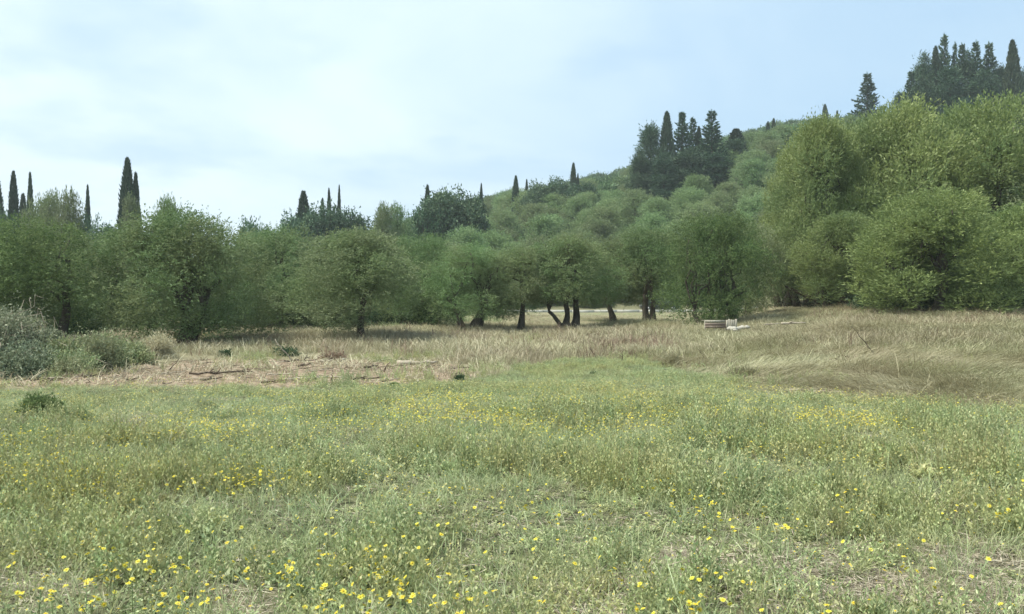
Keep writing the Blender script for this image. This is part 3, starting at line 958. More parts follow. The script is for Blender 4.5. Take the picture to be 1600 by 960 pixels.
OAKS = [
    (705, 130, 284, 112, 'ragged dark oak with sky showing through its top', 'oak'),
    (672, 128, 308, 70, 'lower dark oak shoulder under the cypress', 'oak'),
    (735, 133, 298, 70, 'dark oak behind the ragged one on the hill side', 'oak'),
    (462, 128, 326, 72, 'small dark oak at the foot of the lumpy cypress', 'oak'),
    (500, 127, 314, 84, 'dark oak under the two thin spires', 'oak'),
    (540, 128, 319, 80, 'dark oak under the very thin spire', 'oak'),
    (845, 168, 279, 62, 'round dark oak nearest the small dark cypress', 'oak'),
    (878, 170, 275, 66, 'round dark oak in the middle of three on the slope', 'oak'),
    (912, 172, 281, 46, 'round dark oak under the sharp spire', 'oak'),
    (160, 100, 334, 62, 'dark bush-like oak between two pale olives', 'oak'),
    (130, 104, 330, 50, 'dark bush-like oak below the club-shaped cypress', 'oak'),
    (395, 92, 333, 66, 'dark green oak peeping over the broadest olive', 'oak'),
    (10, 100, 312, 40, 'dark oak under the thick blunt cypress', 'oak'),
    (1165, 200, 222, 56, 'dark oak on the upper slope near the cypress pair', 'oak'),
    (1182, 215, 205, 40, 'dark oak higher on the slope beside the cypress pair', 'oak'),
]
for i, (px, D, top, w, lab, k) in enumerate(OAKS):
    put(k, 'oak_tree', lab, 'tree', px, D, top, w * 1.1, var=i, group='dark oaks standing above the olive grove')

for i, (px, D, top, w, lab) in enumerate([
    (82, 104, 316, 66, 'pale feathery tree beside the cypress stub'),
    (108, 102, 313, 60, 'pale feathery tree before the club-shaped cypress'),
    (60, 108, 318, 60, 'pale feathery tree behind the needle-thin cypress'),
    (203, 100, 322, 46, 'pale bush at the foot of the twin cypresses'),
    (262, 60, 322, 60, 'feathery sapling top sticking out above the broadest olive'),
    (600, 118, 329, 50, 'small feathery tree top between the oaks'),
    (618, 122, 330, 60, 'pale rounded tree top filling the dip before the ragged oak'),
]):
    put('olive', 'feathery_tree', lab, 'tree', px, D, top, w, var=i, leafmat='olive_grey' if i not in (4, 6) else 'olive', group='pale trees on the skyline')

# olives over the valley floor and up the slope
LAND = [(5, 'the first skyline cypress'), (30, 'the thick blunt cypress'), (55, 'the needle-thin cypress'), (90, 'the pale feathery trees'), (137, 'the club-shaped cypress'),
        (199, 'the twin cypresses'), (262, 'the feathery sapling top'), (330, 'the even canopy'), (395, 'the oak peeping over the olives'), (440, 'the dip in the skyline'), (474, 'the lumpy cypress'),
        (505, 'the two thin spires'), (532, 'the very thin spire'), (570, 'the end of the thin-spire oaks'), (608, 'the small feathery tree top'), (645, 'the ragged oak edge'), (668, 'the cypress by the oak'),
        (705, 'the ragged dark oak'), (752, 'the spire past the oak'), (780, 'the gap before the cypress'), (806, 'the small dark cypress'), (838, 'the first round dark oak'), (872, 'the middle round dark oak'), (898, 'the sharp spire'),
        (930, 'the bare hill shoulder'), (965, 'the hill shoulder'), (1000, 'the first ragged conifer'), (1042, 'the tallest clump cypress'), (1078, 'the thin-topped fir'), (1112, 'the open-branched fir'),
        (1150, 'the broad dim cypress'), (1180, 'the slope oaks'), (1206, 'the close cypress pair'), (1240, 'the slender ash flank'), (1290, 'the blunt crest cypress')]
BAND = [(66, 'in the second row'), (80, 'deep in the grove'), (95, 'just before the road'), (112, 'just across the road'), (122, 'low on the slope'),
        (134, 'on the lower slope'), (146, 'halfway up the slope'), (158, 'on the upper slope'), (172, 'high on the slope'), (186, 'higher still on the slope'), (999, 'topmost on the slope')]


def land(px):
    return min(LAND, key=lambda q: abs(q[0] - px))[1]


def near_names(px, names):
    return names[sum(px > q for q in (200, 330, 430, 540, 600))]


SEG = ['by the stubby root', 'before the broadest olive', 'around the long dark branch', 'around the reddish stump', 'before the thin-trunked olive', 'in front of the tan log']


def grove():
    D = 56.0
    k = 0
    while D < 215:
        px0, px1 = (-90, 1330)
        step = 6.4 + D * .012
        x = (px0 - 800) / F * D + random.uniform(0, 3)
        while x < (px1 - 800) / F * D:
            xx = x + random.uniform(-1.4, 1.4); yy = D + random.uniform(-2, 2)
            px = 800 + F * xx / yy
            ok = True
            if yy > 88 and yy < 101: ok = False
            if yy < 100 and px > 790: ok = False
            if yy < 75 and 640 < px < 800 and random.random() < .3: ok = False
            if yy > 150 and px < 620: ok = False
            if yy > 150 and 985 < px < 1135: ok = False
            if yy > 186 and px > 1000: ok = False
            if yy > 110 and px < 420 and yy > 125: ok = False
            if px > 1240 and yy < 130: ok = False
            if ok:
                z = gz(xx, yy)
                c, t = PROTO['olive'][k % 5]
                band = next(b for lim, b in BAND if yy < lim)
                grp = 'olive trees ' + band
                lab = 'olive tree %s, below %s' % (band, land(px))
                s = random.uniform(.85, 1.18)
                h = s * random.uniform(.9, 1.08)
                if yy < 95: h *= .84
                if yy < 95 and 400 < px < 760: h *= .92
                root = thing('olive_tree', lab, 'tree', (xx, yy, z - .1), random.uniform(0, 6.28), grp, (s * 1.12, s * 1.12, h))
                if yy < 92:
                    co = link('crown', NEAR_OLIVE[k % 6][0], root, (0, 0, .3))
                else:
                    co = link('crown', c, root)
                if k % 4 == 0:
                    root['label'] = lab.replace('olive tree', 'grey olive', 1)
                    co.material_slots[0].link = 'OBJECT'; co.material_slots[0].material = M['olive_grey']
                link('trunk', t, root)
                k += 1
            x += step
        D += step * .95
    print('grove olives', k)


grove()


# ------------------------------------------------------------------ scattered ground cover
def scatter(name, P, rot, scl, idx, meshes, label, kind='stuff'):
    n = len(P)
    me = bpy.data.meshes.new(name)
    me.vertices.add(n)
    me.vertices.foreach_set('co', np.asarray(P, np.float32).ravel())
    for nm, ty, dat in (('rot', 'FLOAT_VECTOR', rot), ('scl', 'FLOAT_VECTOR', scl), ('idx', 'INT', idx)):
        a = me.attributes.new(nm, ty, 'POINT')
        if ty == 'INT': a.data.foreach_set('value', np.asarray(dat, np.int32))
        else: a.data.foreach_set('vector', np.asarray(dat, np.float32).ravel())
    o = link(name, me)
    tag(o, label, kind=kind)
    coll = bpy.data.collections.new(name + '_pieces')
    for i, m in enumerate(meshes):
        coll.objects.link(bpy.data.objects.new('%s_piece_%02d' % (name, i), m))
    ng = bpy.data.node_groups.new(name, 'GeometryNodeTree')
    ng.interface.new_socket('Geometry', in_out='INPUT', socket_type='NodeSocketGeometry')
    ng.interface.new_socket('Geometry', in_out='OUTPUT', socket_type='NodeSocketGeometry')
    N = ng.nodes.new; L = ng.links.new
    gi = N('NodeGroupInput'); go = N('NodeGroupOutput')
    ci = N('GeometryNodeCollectionInfo')
    ci.inputs['Collection'].default_value = coll
    ci.inputs['Separate Children'].default_value = True
    ci.inputs['Reset Children'].default_value = True
    ip = N('GeometryNodeInstanceOnPoints')
    ip.inputs['Pick Instance'].default_value = True

    def na(nm, ty):
        a = N('GeometryNodeInputNamedAttribute'); a.data_type = ty; a.inputs['Name'].default_value = nm
        return a.outputs[0]
    er = N('FunctionNodeEulerToRotation')
    L(na('rot', 'FLOAT_VECTOR'), er.inputs[0])
    L(gi.outputs[0], ip.inputs['Points']); L(ci.outputs[0], ip.inputs['Instance'])
    L(na('idx', 'INT'), ip.inputs['Instance Index']); L(er.outputs[0], ip.inputs['Rotation'])
    L(na('scl', 'FLOAT_VECTOR'), ip.inputs['Scale'])
    L(ip.outputs[0], go.inputs[0])
    mod = o.modifiers.new('scatter', 'NODES')
    mod.node_group = ng
    return o


def sample(rng, n, d0, d1, mx=1.12, extra=1.5):
    """points spread evenly by area over the wedge in view, with a margin"""
    y = np.sqrt(rng.random(n) * (d1 ** 2 - d0 ** 2) + d0 ** 2)
    x = (rng.random(n) * 2 - 1) * (y * .6015 * mx + extra)
    return x, y


def weed_mesh(seed, stems=8, h=(.12, .24), spread=.10, leaf=.033, lw=.0135, per=13):
    rng = np.random.default_rng(seed); mb = MB()
    for s in range(stems):
        b = rng.normal(size=2) * spread * .6
        hh = rng.uniform(*h); ln = rng.normal(size=2) * .35
        t = np.linspace(0.06, 1, per + rng.integers(0, 5))
        P = np.stack([b[0] + ln[0] * hh * t ** 1.4, b[1] + ln[1] * hh * t ** 1.4, hh * t], 1)
        n = len(P)
        a = np.arange(n) * 2.4 + rng.random() * 6
        D_ = np.stack([np.cos(a), np.sin(a), .75 + .5 * t], 1) + rng.normal(size=(n, 3)) * .2
        mb.leaves(P, D_, leaf * (1.25 - .5 * t) * rng.uniform(.7, 1.3, n), lw * rng.uniform(.8, 1.4, n), rng, .5)
        mb.tube([P[0] * [1, 1, 0], P[n // 2], P[-1]], [.0022, .0018, .0012], 3, cap=False)
    return mb.mesh('weed', M['weed'])


def tuft_mesh(seed, mat, blades=26, h=(.10, .25), w=.006, spread=.07, lean=.45, bend=.5, dirn=None):
    rng = np.random.default_rng(seed); mb = MB()
    n = blades
    b = np.concatenate([rng.normal(size=(n, 2)) * spread, np.zeros((n, 1))], 1)
    hh = rng.uniform(h[0], h[1], n)[:, None]
    ln = rng.normal(size=(n, 2)) * lean
    if dirn is not None: ln = ln + np.array([dirn, 0])
    ld = np.concatenate([ln, np.zeros((n, 1))], 1)
    m1 = b + np.array([0, 0, .5]) * hh + ld * hh * .35
    m2 = b + np.array([0, 0, .82]) * hh + ld * hh * .8
    tp = b + np.array([0, 0, 1 - bend * .3]) * hh + ld * hh * (1.1 + bend * .3)
    a = rng.random(n) * 6.283
    S = np.stack([np.cos(a), np.sin(a), 0 * a], 1) * w
    v = np.stack([b - S * .5, b + S * .5, m1 + S * .45, m1 - S * .45, m2 + S * .3, m2 - S * .3, tp], 1).reshape(-1, 3)
    k = np.arange(n)[:, None] * 7
    q = np.concatenate([k + np.array([0, 1, 2, 3]), k + np.array([3, 2, 4, 5])])
    t = k + np.array([5, 4, 6])
    mb.add(v, q, t)
    return mb.mesh('tuft', M[mat])


def litter_mesh(seed, mat='litter', n=34, r=.13, ln=(.05, .16)):
    rng = np.random.default_rng(seed); mb = MB()
    P = np.concatenate([rng.normal(size=(n, 2)) * r, rng.uniform(.003, .035, (n, 1))], 1)
    a = rng.random(n) * 6.283
    D_ = np.stack([np.cos(a), np.sin(a), rng.normal(size=n) * .15], 1)
    mb.leaves(P, D_, rng.uniform(*ln, n), rng.uniform(.003, .008, n), rng, .7)
    return mb.mesh('litter', M[mat])


def flower_mesh(seed, r=.015, mat='petal', petals=11):
    rng = np.random.default_rng(seed); mb = MB()
    for k in range(petals):
        a = k * 6.283 / petals + rng.normal() * .06
        c, s = math.cos(a), math.sin(a)
        w = r * .34
        z1 = rng.uniform(-.1, .22) * r
        v = [(c * r * .3 - -s * w * .5, s * r * .3 - c * w * .5, 0), (c * r * .3 + -s * w * .5, s * r * .3 + c * w * .5, 0),
             (c * r + -s * w * .45, s * r + c * w * .45, z1), (c * r - -s * w * .45, s * r - c * w * .45, z1)]
        mb.add(v, [(0, 1, 2, 3)])
    # raised disc
    k = 8; th = np.linspace(0, 6.283, k, endpoint=False)
    v = np.concatenate([np.stack([np.cos(th) * r * .42, np.sin(th) * r * .42, 0 * th], 1), np.stack([np.cos(th) * r * .26, np.sin(th) * r * .26, 0 * th + r * .22], 1), [[0, 0, r * .27]]])
    q = [(i, (i + 1) % k, k + (i + 1) % k, k + i) for i in range(k)]; t = [(k + i, k + (i + 1) % k, 2 * k) for i in range(k)]
    nf = petals
    mb.add(v, q, t)
    me = mb.mesh('flower', M[mat])
    me.materials.append(M['disc'])
    mi = np.zeros(len(me.polygons), np.int32)
    mi[nf:] = 1
    me.polygons.foreach_set('material_index', mi)
    return me


WEEDS = [weed_mesh(s) for s in range(6)] + [weed_mesh(s + 10, 6, (.20, .34), .08, .034, .011, 18) for s in range(3)] + [weed_mesh(s + 20, 11, (.05, .13), .12, .028, .012, 8) for s in range(3)] + [weed_mesh(s + 30, 7, (.05, .12), .07, .062, .026, 6) for s in range(2)] + [tuft_mesh(s + 33, 'dry', 14, (.10, .30), .004, .08, .5) for s in range(2)]
GREEN_TUFTS = [tuft_mesh(s, 'grass', 26, (.08, .2), .005, .07, .5) for s in range(5)]
DRY_TUFTS = [tuft_mesh(s, 'dry', 34, (.18, .62), .013, .2, .42, .7) for s in range(5)]
KHAKI_TUFTS = [tuft_mesh(s + 5, 'khaki', 40, (.22, .5), .011, .16, .5, .8, .5) for s in range(6)]
MAT_TUFTS = [tuft_mesh(s + 5, 'khaki', 44, (.10, .26), .010, .20, .9, .9, 1.5) for s in range(5)]
SEED_TUFTS = [tuft_mesh(s + 15, 'seed', 12, (.4, .95), .016, .2, .22, .3) for s in range(4)]
M['bark_scrap'] = leaf_mat('bark_scraps', [(.07, .05, .03), (.15, .115, .07), (.30, .24, .16), (.50, .44, .32)], objvar=.3, trans=.05)
SOIL_LITTER = [litter_mesh(s + 60, 'bark_scrap', 16, .16, (.05, .2)) for s in range(5)] + [tuft_mesh(s + 70, 'dry', 14, (.06, .16), .010, .12, .9) for s in range(3)]
LITTER = [litter_mesh(s) for s in range(4)]
FLOWERS = [flower_mesh(s, .0135) for s in range(4)]
BUDS = [flower_mesh(s + 9, .011, 'fade', 7) for s in range(3)]


def rot3(rng, n, tilt=.15):
    return np.stack([rng.normal(size=n) * tilt, rng.normal(size=n) * tilt, rng.random(n) * 6.283], 1)


def iso(s):
    return np.stack([s, s, s], 1)


HEADS = """129,846 168,861 172,855 184,854 212,875 218,870 168,890 210,888 222,890 237,885 236,893 169,902 207,904 142,902 136,910 111,919 85,932
10,865 28,926 96,951 143,938 163,937 252,944 245,949 237,948 262,942 280,925 286,926 283,941 286,948 318,923 327,910 326,921 295,817 297,831 223,825 288,881
305,947 313,945 273,956 60,918 56,901 488,832 493,828 550,827 562,813 575,855 590,853 575,863 619,828 683,820 672,821 425,869 440,886 448,882 455,880 436,897
449,898 497,880 498,885 505,865 515,863 525,864 413,885 581,892 589,893 589,898 561,925 564,931 573,923 589,932 613,911 624,907 623,925 653,932 664,932 704,899
700,903 714,930 493,931 508,917 476,955 480,950 522,952 540,927 585,957 901,882 965,885 973,880 999,877 1001,911 1028,895 1065,888 1077,895 1082,902 1106,909
1119,896 1115,902 1142,895 1168,918 1043,938 1056,932 1078,942 1086,941 1188,951 1279,954 1285,957 1055,780 1085,776 1102,777 1114,787 1103,790 1113,791 1122,804
1124,807 1100,798 1088,793 1066,792 1051,792 1019,800 1011,802 1188,786 1189,791 1151,830 1181,827 1218,822 1227,821 1253,822 1101,842 1202,807 1291,788 1318,790
1325,765 1303,772 1437,896 1534,936 1585,948 1561,777 1558,802 1567,799 1570,795 1540,803 1481,812 1372,803 1330,797 1345,797 1496,751 1586,746 1599,761
752,940 760,948 838,942 846,938 800,790 830,742 760,775 905,800 870,812 640,790 690,870 735,890 820,905 930,842 1400,850 1340,708 1480,735 1225,716 1175,735 940,700"""


def ground_cover():
    rng = np.random.default_rng(99)
    # meadow weeds ------------------------------------------------
    x, y = sample(rng, 52000, 3.2, 28)
    m, so, dr = zones(x, y)
    pt = patchiness(x, y)
    cl = fbm(x * 1.1, y * 1.1, 51, 3)
    keep = rng.random(len(x)) < m * np.clip(.25 + 1.6 * (cl - .25), .08, 1) * (1 - .86 * pt) * (1 - .25 * sstep(13, 20, y))
    x, y, cl, pt = x[keep], y[keep], cl[keep], pt[keep]
    n = len(x)
    hgt = (.32 + 1.05 * sstep(.35, .68, cl)) * rng.uniform(.7, 1.25, n) * (1 - .55 * pt) * (1 - .55 * sstep(11.5, 16, y)) * (.8 + .2 * sstep(5.5, 8, y))
    s = np.stack([.95 * rng.uniform(.8, 1.3, n), .95 * rng.uniform(.8, 1.3, n), hgt], 1)
    scatter('meadow_weeds', np.stack([x, y, ground(x, y) - .01], 1), rot3(rng, n), s, rng.choice(16, n, p=[.085] * 6 + [.05] * 3 + [.065] * 3 + [.045] * 2 + [.0275] * 2), WEEDS, 'grey-green leafy meadow weeds covering the field')
    print('weeds', n)
    # short grass under them --------------------------------------
    x, y = sample(rng, 42000, 3.2, 30)
    m, so, dr = zones(x, y)
    keep = rng.random(len(x)) < m * (.55 + .45 * sstep(11, 19, y))
    x, y = x[keep], y[keep]; n = len(x)
    scatter('meadow_grass', np.stack([x, y, ground(x, y) - .01], 1), rot3(rng, n, .25), iso(rng.uniform(.6, 1.25, n) * (1 - .45 * sstep(12, 17, y))), rng.integers(0, 5, n), GREEN_TUFTS, 'short green grass among the meadow weeds')
    # dry litter ---------------------------------------------------
    x, y = sample(rng, 60000, 3.2, 16)
    m, so, dr = zones(x, y)
    pt = patchiness(x, y)
    keep = rng.random(len(x)) < (.07 + .6 * sstep(.2, .6, pt)) * m * .7
    x, y = x[keep], y[keep]; n = len(x)
    scatter('meadow_litter', np.stack([x, y, ground(x, y)], 1), rot3(rng, n, .08), iso(rng.uniform(.6, 1.2, n)), rng.integers(0, 4, n), LITTER, 'dry straw litter in the thin patches of meadow')
    # flowers ------------------------------------------------------
    x, y = sample(rng, 90000, 4.0, 21)
    m, so, dr = zones(x, y)
    px = 800 + F * x / y; py = 480 + F * (CAM_Z - .2) / y
    band = np.exp(-((px - 800) / 330) ** 2) * np.exp(-((py - 645) / 24) ** 2) * .9
    band += np.exp(-((px - 1290) / 170) ** 2) * np.exp(-((py - 652) / 13) ** 2) * 1.0
    band += np.exp(-((px - 80) / 130) ** 2) * np.exp(-((py - 735) / 26) ** 2) * .5
    band += np.exp(-((px - 340) / 90) ** 2) * np.exp(-((py - 735) / 22) ** 2) * .7
    band += np.exp(-((px - 30) / 60) ** 2) * np.exp(-((py - 682) / 12) ** 2) * .8
    band += np.exp(-((px - 330) / 90) ** 2) * np.exp(-((py - 665) / 14) ** 2) * .5
    band += np.exp(-((px - 1090) / 60) ** 2) * np.exp(-((py - 785) / 14) ** 2) * .5
    band += np.exp(-((px - 1560) / 60) ** 2) * np.exp(-((py - 800) / 20) ** 2) * .25
    band += np.exp(-((px - 760) / 60) ** 2) * np.exp(-((py - 780) / 20) ** 2) * .15
    clump = sstep(.42, .66, fbm(x * 1.4, y * 1.4, 61, 3)); mid = sstep(6.5, 8.5, y)
    pr = m * (band * (.25 + .75 * clump) * 2.0 + (.02 + .14 * clump) * (1 - .72 * mid)) * (1 - sstep(17.2, 18.6, y))
    pr = pr * np.where(y < 7, .3, 1)
    keep = rng.random(len(x)) < pr
    fx, fy = x[keep], y[keep]
    hp = np.array([[float(q) for q in t.split(',')] for t in HEADS.split()])
    hp = np.repeat(hp, 4, 0)
    hy = (CAM_Z - .2) * F / (hp[:, 1] - 480) + rng.normal(size=len(hp)) * .16
    hx = (hp[:, 0] - 800) / F * hy + rng.normal(size=len(hp)) * .11
    lw = rng.random(len(hp)) < np.where((hp[:, 0] < 760) & (hp[:, 1] > 810), .5, .22)
    fx = np.concatenate([fx, hx[lw]]); fy = np.concatenate([fy, hy[lw]])
    n = len(fx)
    z = ground(fx, fy) + rng.uniform(.12, .25, n)
    scatter('meadow_flowers', np.stack([fx, fy, z], 1), rot3(rng, n, .45), iso(rng.uniform(.75, 1.25, n) * (1 - .25 * sstep(8, 12, fy))), rng.integers(0, 4, n), FLOWERS, 'small yellow flowers sprinkled through the far meadow')
    print('flowers', n)
    keep = rng.random(len(x)) < m * (.12 + .4 * clump) * (.45 + .75 * mid) * (1 - sstep(17.2, 18.6, y))
    fx, fy = x[keep], y[keep]; n = len(fx)
    z = ground(fx, fy) + rng.uniform(.12, .24, n)
    scatter('meadow_buds', np.stack([fx, fy, z], 1), rot3(rng, n, .5), iso(rng.uniform(.7, 1.2, n)), rng.integers(0, 3, n), BUDS, 'pale faded flower heads sprinkled through the meadow')
    x, y = sample(rng, 16000, 16.5, 29, 1.1, 1)
    m, so, dr = zones(x, y)
    keep = rng.random(len(x)) < np.clip(so * (.08 + 1.0 * (fbm(x * .9, y * 1.5, 66, 3) - .35)), 0, 1)
    fx, fy = x[keep], y[keep]; n = len(fx)
    scatter('soil_debris', np.stack([fx, fy, ground(fx, fy) + .005], 1), rot3(rng, n, .15), iso(rng.uniform(.8, 2.0, n)), rng.integers(0, 8, n), SOIL_LITTER, 'straw, bark scraps and twig debris strewn on the bare soil')
    # tall dry grass ----------------------------------------------
    x, y = sample(rng, 52000, 17, 64, 1.1, 2)
    m, so, dr = zones(x, y)
    px = 800 + F * x / y
    right = sstep(1020, 1180, px + (fbm(x * .3, y * .3, 71, 2) - .5) * 160)
    nd = fbm(x * .35, y * .35, 81, 3)
    edge = sstep(0, 3.5, y - np.maximum(meadow_edge(x, y), soil_far(x, y)))
    keep = rng.random(len(x)) < dr * np.clip(.5 + 2.2 * (nd - .48), .12, 1) * (1 - right * (1 - sstep(24, 33, y))) * (.35 + .65 * edge)
    xx, yy, ed, nn_ = x[keep], y[keep], edge[keep], nd[keep]; n = len(xx)
    s = rng.uniform(.6, 1.15, n) * (.45 + .55 * ed) * (.7 + .5 * nn_) * (1 - .68 * sstep(36, 50, yy))
    scatter('dry_grass', np.stack([xx, yy, ground(xx, yy) - .02], 1), rot3(rng, n, .12), np.stack([s * 1.15, s * 1.15, s], 1), rng.integers(0, 5, n), DRY_TUFTS, 'tall pale dry grass in front of and under the olive trees')
    print('dry', n)
    # khaki leaning and matted grass -------------------------------
    x, y = sample(rng, 60000, 13, 46, 1.1, 2)
    m, so, dr = zones(x, y)
    px = 800 + F * x / y
    right = sstep(900, 1120, px + (fbm(x * .3, y * .3, 71, 2) - .5) * 200)
    flow = fbm(x * .18, y * .25, 91, 2) * 9.0
    me_ = meadow_edge(x, y)
    keep = rng.random(len(x)) < dr * right
    xx, yy, fl, ee = x[keep], y[keep], flow[keep], (y - me_)[keep]; n = len(xx)
    rot = np.stack([rng.normal(size=n) * .15, rng.normal(size=n) * .15, fl + rng.normal(size=n) * .5], 1)
    lump = fbm(xx * .8, yy * .8, 95, 3)
    s = rng.uniform(.7, 1.2, n) * (.65 + .7 * lump)
    pk = 800 + F * xx / yy
    s = s * (.5 + .5 * sstep(0, 3.5, ee))
    s = s * np.where((pk > 1085) & (pk < 1260) & (yy > 31) & (yy < 38.4), .8, 1)
    isr = rng.random(n) < sstep(10, 16, ee + (lump - .5) * 6)
    idx = np.where(isr, rng.integers(0, 6, n), 6 + rng.integers(0, 5, n))
    scatter('khaki_grass', np.stack([xx, yy, ground(xx, yy) - .01], 1), rot, np.stack([s * 1.2, s * 1.2, s], 1), idx, KHAKI_TUFTS + MAT_TUFTS, 'matted khaki grass lying in swirls over the bank')
    # brown seed stalks -------------------------------------------
    x, y = sample(rng, 9000, 26, 46, 1.1, 2)
    m, so, dr = zones(x, y)
    px = 800 + F * x / y
    w = np.exp(-((px - 990) / 80) ** 2) * np.exp(-((y - 33) / 3.5) ** 2) + .9 * sstep(1350, 1420, px) * np.exp(-((y - 37) / 3) ** 2) + np.exp(-((px - 1260) / 90) ** 2) * np.exp(-((y - 42) / 6) ** 2) * .7 + .05
    keep = rng.random(len(x)) < dr * w * .8
    xx, yy = x[keep], y[keep]; n = len(xx)
    scatter('seed_stalks', np.stack([xx, yy, ground(xx, yy)], 1), rot3(rng, n, .1), iso(rng.uniform(.55, .9, n) * np.where((xx / yy > .2) & (xx / yy < .35), .45, 1)), rng.integers(0, 4, n), SEED_TUFTS, 'brown seed stalks standing in the dry grass')
    # thin green regrowth at soil and dry margins ------------------
    x, y = sample(rng, 22000, 17.5, 44, 1.1, 2)
    m, so, dr = zones(x, y)
    w = sstep(.5, .65, fbm(x * .5, y * .5, 101, 3)) * (so * .45 + dr * .9 * (1 - sstep(34, 44, y)))
    keep = rng.random(len(x)) < w
    xx, yy = x[keep], y[keep]; n = len(xx)
    scatter('soil_weeds', np.stack([xx, yy, ground(xx, yy)], 1), rot3(rng, n), iso(rng.uniform(.5, 1.2, n)), rng.integers(0, 12, n), WEEDS, 'sparse green weeds on the bare soil')
    # understorey below the grove ----------------------------------
    x, y = sample(rng, 9000, 44, 90, 1.05, 2)
    px = 800 + F * x / y
    keep = (px < 1230) & (fbm(x * .12, y * .12, 105, 3) > .48)
    xx, yy = x[keep], y[keep]; n = len(xx)
    s = rng.uniform(1.2, 2.4, n) * np.where(px[keep] > 780, .3, 1)
    scatter('grove_undergrowth', np.stack([xx, yy, ground(xx, yy)], 1), rot3(rng, n, .2), np.stack([s * 1.6, s * 1.6, s], 1), rng.integers(0, 5, n), GREEN_TUFTS, 'green undergrowth below the olive grove')


ground_cover()


def hill_woodland():
    rng = np.random.default_rng(123)
    n = 22000
    y = rng.uniform(182, 470, n)
    px = rng.uniform(380, 1800, n)
    x = (px - 800) / F * y
    keep = (rng.random(n) < y / 470) & ~((px > 960) & (px < 1160) & (y < 186)) & ((y > 215) | (px > 900))
    x, y = x[keep], y[keep]; n = len(x)
    s = rng.uniform(.45, 1.25, n)
    scatter('hill_woodland', np.stack([x, y, ground(x, y) - .6], 1), rot3(rng, n, .05), np.stack([s, s, s * rng.uniform(.8, 1.3, n)], 1), rng.integers(0, 3, n), [p[0] for p in PROTO['scrub']], 'dark green scrub woodland covering the far hill')
    print('hill', n)


hill_woodland()


def slope_scrub():
    """low scrub between the olives of the slope"""
    rng = np.random.default_rng(124)
    n = 7000
    y = rng.uniform(100, 235, n)
    px = rng.uniform(-80, 1750, n)
    x = (px - 800) / F * y
    keep = (fbm(x * .06, y * .06, 107, 3) > .36) & (rng.random(n) < y / 235)
    x, y = x[keep], y[keep]; n = len(x)
    s = rng.uniform(.25, .6, n)
    scatter('slope_scrub', np.stack([x, y, ground(x, y) - .2], 1), rot3(rng, n, .05), np.stack([s * 1.2, s * 1.2, s * .9], 1), rng.integers(0, 3, n), [p[0] for p in PROTO['scrub']], 'low green scrub between the olive trees on the slope')


slope_scrub()

for i, px in enumerate(range(600, 1290, 34)):
    put('scrub', 'hedge_bush', 'dim green hedge bush across the road, below %s' % land(px), 'bush', px + random.uniform(-8, 8), 101 + random.uniform(0, 2.5), 448 + random.uniform(-8, 6), 50, var=i, group='hedge bushes across the road')


# ------------------------------------------------------------------ shrubs
def shrub(name, label, cat, px, D, top, w, mat, seed, leaf=.07, lw=.028, n_l=22, per=60, stems=10, stemmat='palewood', depth=.8, base=None, **kw):
    rng = np.random.default_rng(seed)
    x, y, z = at(px, D)
    rx = w / F * D / 2; h = zrow(top, D) - z
    kw.setdefault('twig', min(.38, rx * .3))
    root = thing(name, label, cat, (x, y, z))
    d = rdir(rng, n_l); d[:, 2] = np.abs(d[:, 2])
    rm = min(rx, h) * .42
    Rr = rng.uniform(.6, 1.15, n_l) * rm
    C = d * rng.uniform(.3, .8, n_l)[:, None] * np.array([rx, rx * depth, h * .85])
    C[:, 2] = np.maximum(C[:, 2], Rr * .5)
    mb = MB(); puffs(mb, rng, C, Rr, per, leaf, lw, **kw)
    v = np.vstack(mb.v); v[:, 2] = np.where(v[:, 2] < 0.0, rng.random(len(v)) * .1, v[:, 2]); mb.v = [v]
    mb.q = [np.vstack(mb.q)]
    link('foliage', mb.mesh('foliage', M[mat]), root)
    if stems:
        for s in range(stems):
            sb = MB()
            a = rng.random() * 6.283; b = rng.random() * 6.283; q = rng.uniform(.6, 1.05)
            p0 = (math.cos(a) * rx * .3, math.sin(a) * rx * .2, 0)
            p1 = (math.cos(b) * rx * q, math.sin(b) * rx * depth * q, h * rng.uniform(.3, .95))
            sb.tube(limb_pts(p0, p1, rng, .3, 7, h * .25), np.linspace(.0055, .003, 7) * (1 + D / 40), 5)
            link('stem', sb.mesh('stem', M[stemmat], True), root)
    return root


shrub('bramble_thicket', 'tall grey-green bramble thicket with pale arching canes, cut by the photo edge', 'bush', 5, 21.2, 448, 150, 'bramble', 1, per=150, n_l=30, stems=26, leaf=.075, lw=.03)
shrub('bramble_thicket', 'slim upright grey bramble leaning on the tall thicket', 'bush', 80, 21.8, 474, 42, 'bramble', 2, per=90, n_l=14, stems=5)
shrub('bramble_thicket', 'dark low bramble at the foot of the tall thicket', 'bush', 20, 20.3, 528, 110, 'bramble', 3, per=110, n_l=18, stems=14)
shrub('green_shrub', 'low green shrub next to the dark bramble foot', 'bush', 95, 21.3, 520, 90, 'shrub', 4, per=110, n_l=20, stems=8, up=.8)
shrub('green_shrub', 'green weedy shrub in the middle of the low shrub bank', 'bush', 150, 22.6, 516, 110, 'shrub', 5, per=110, n_l=22, stems=9, up=.8)
shrub('green_shrub', 'green shrub tapering down onto the bare soil', 'bush', 200, 24.8, 530, 66, 'shrub', 6, per=100, n_l=18, stems=4, up=.8)
shrub('green_shrub', 'low fresh-green shrub pushed against the soil edge', 'bush', 120, 20.8, 558, 120, 'shrub', 7, per=90, n_l=18, stems=3, up=.8)
shrub('dry_bush', 'greyish dry bush beside the broadest olive trunk', 'bush', 240, 27.5, 526, 66, 'dry', 8, per=90, n_l=16, stems=4, up=1.2, leaf=.1, lw=.02)
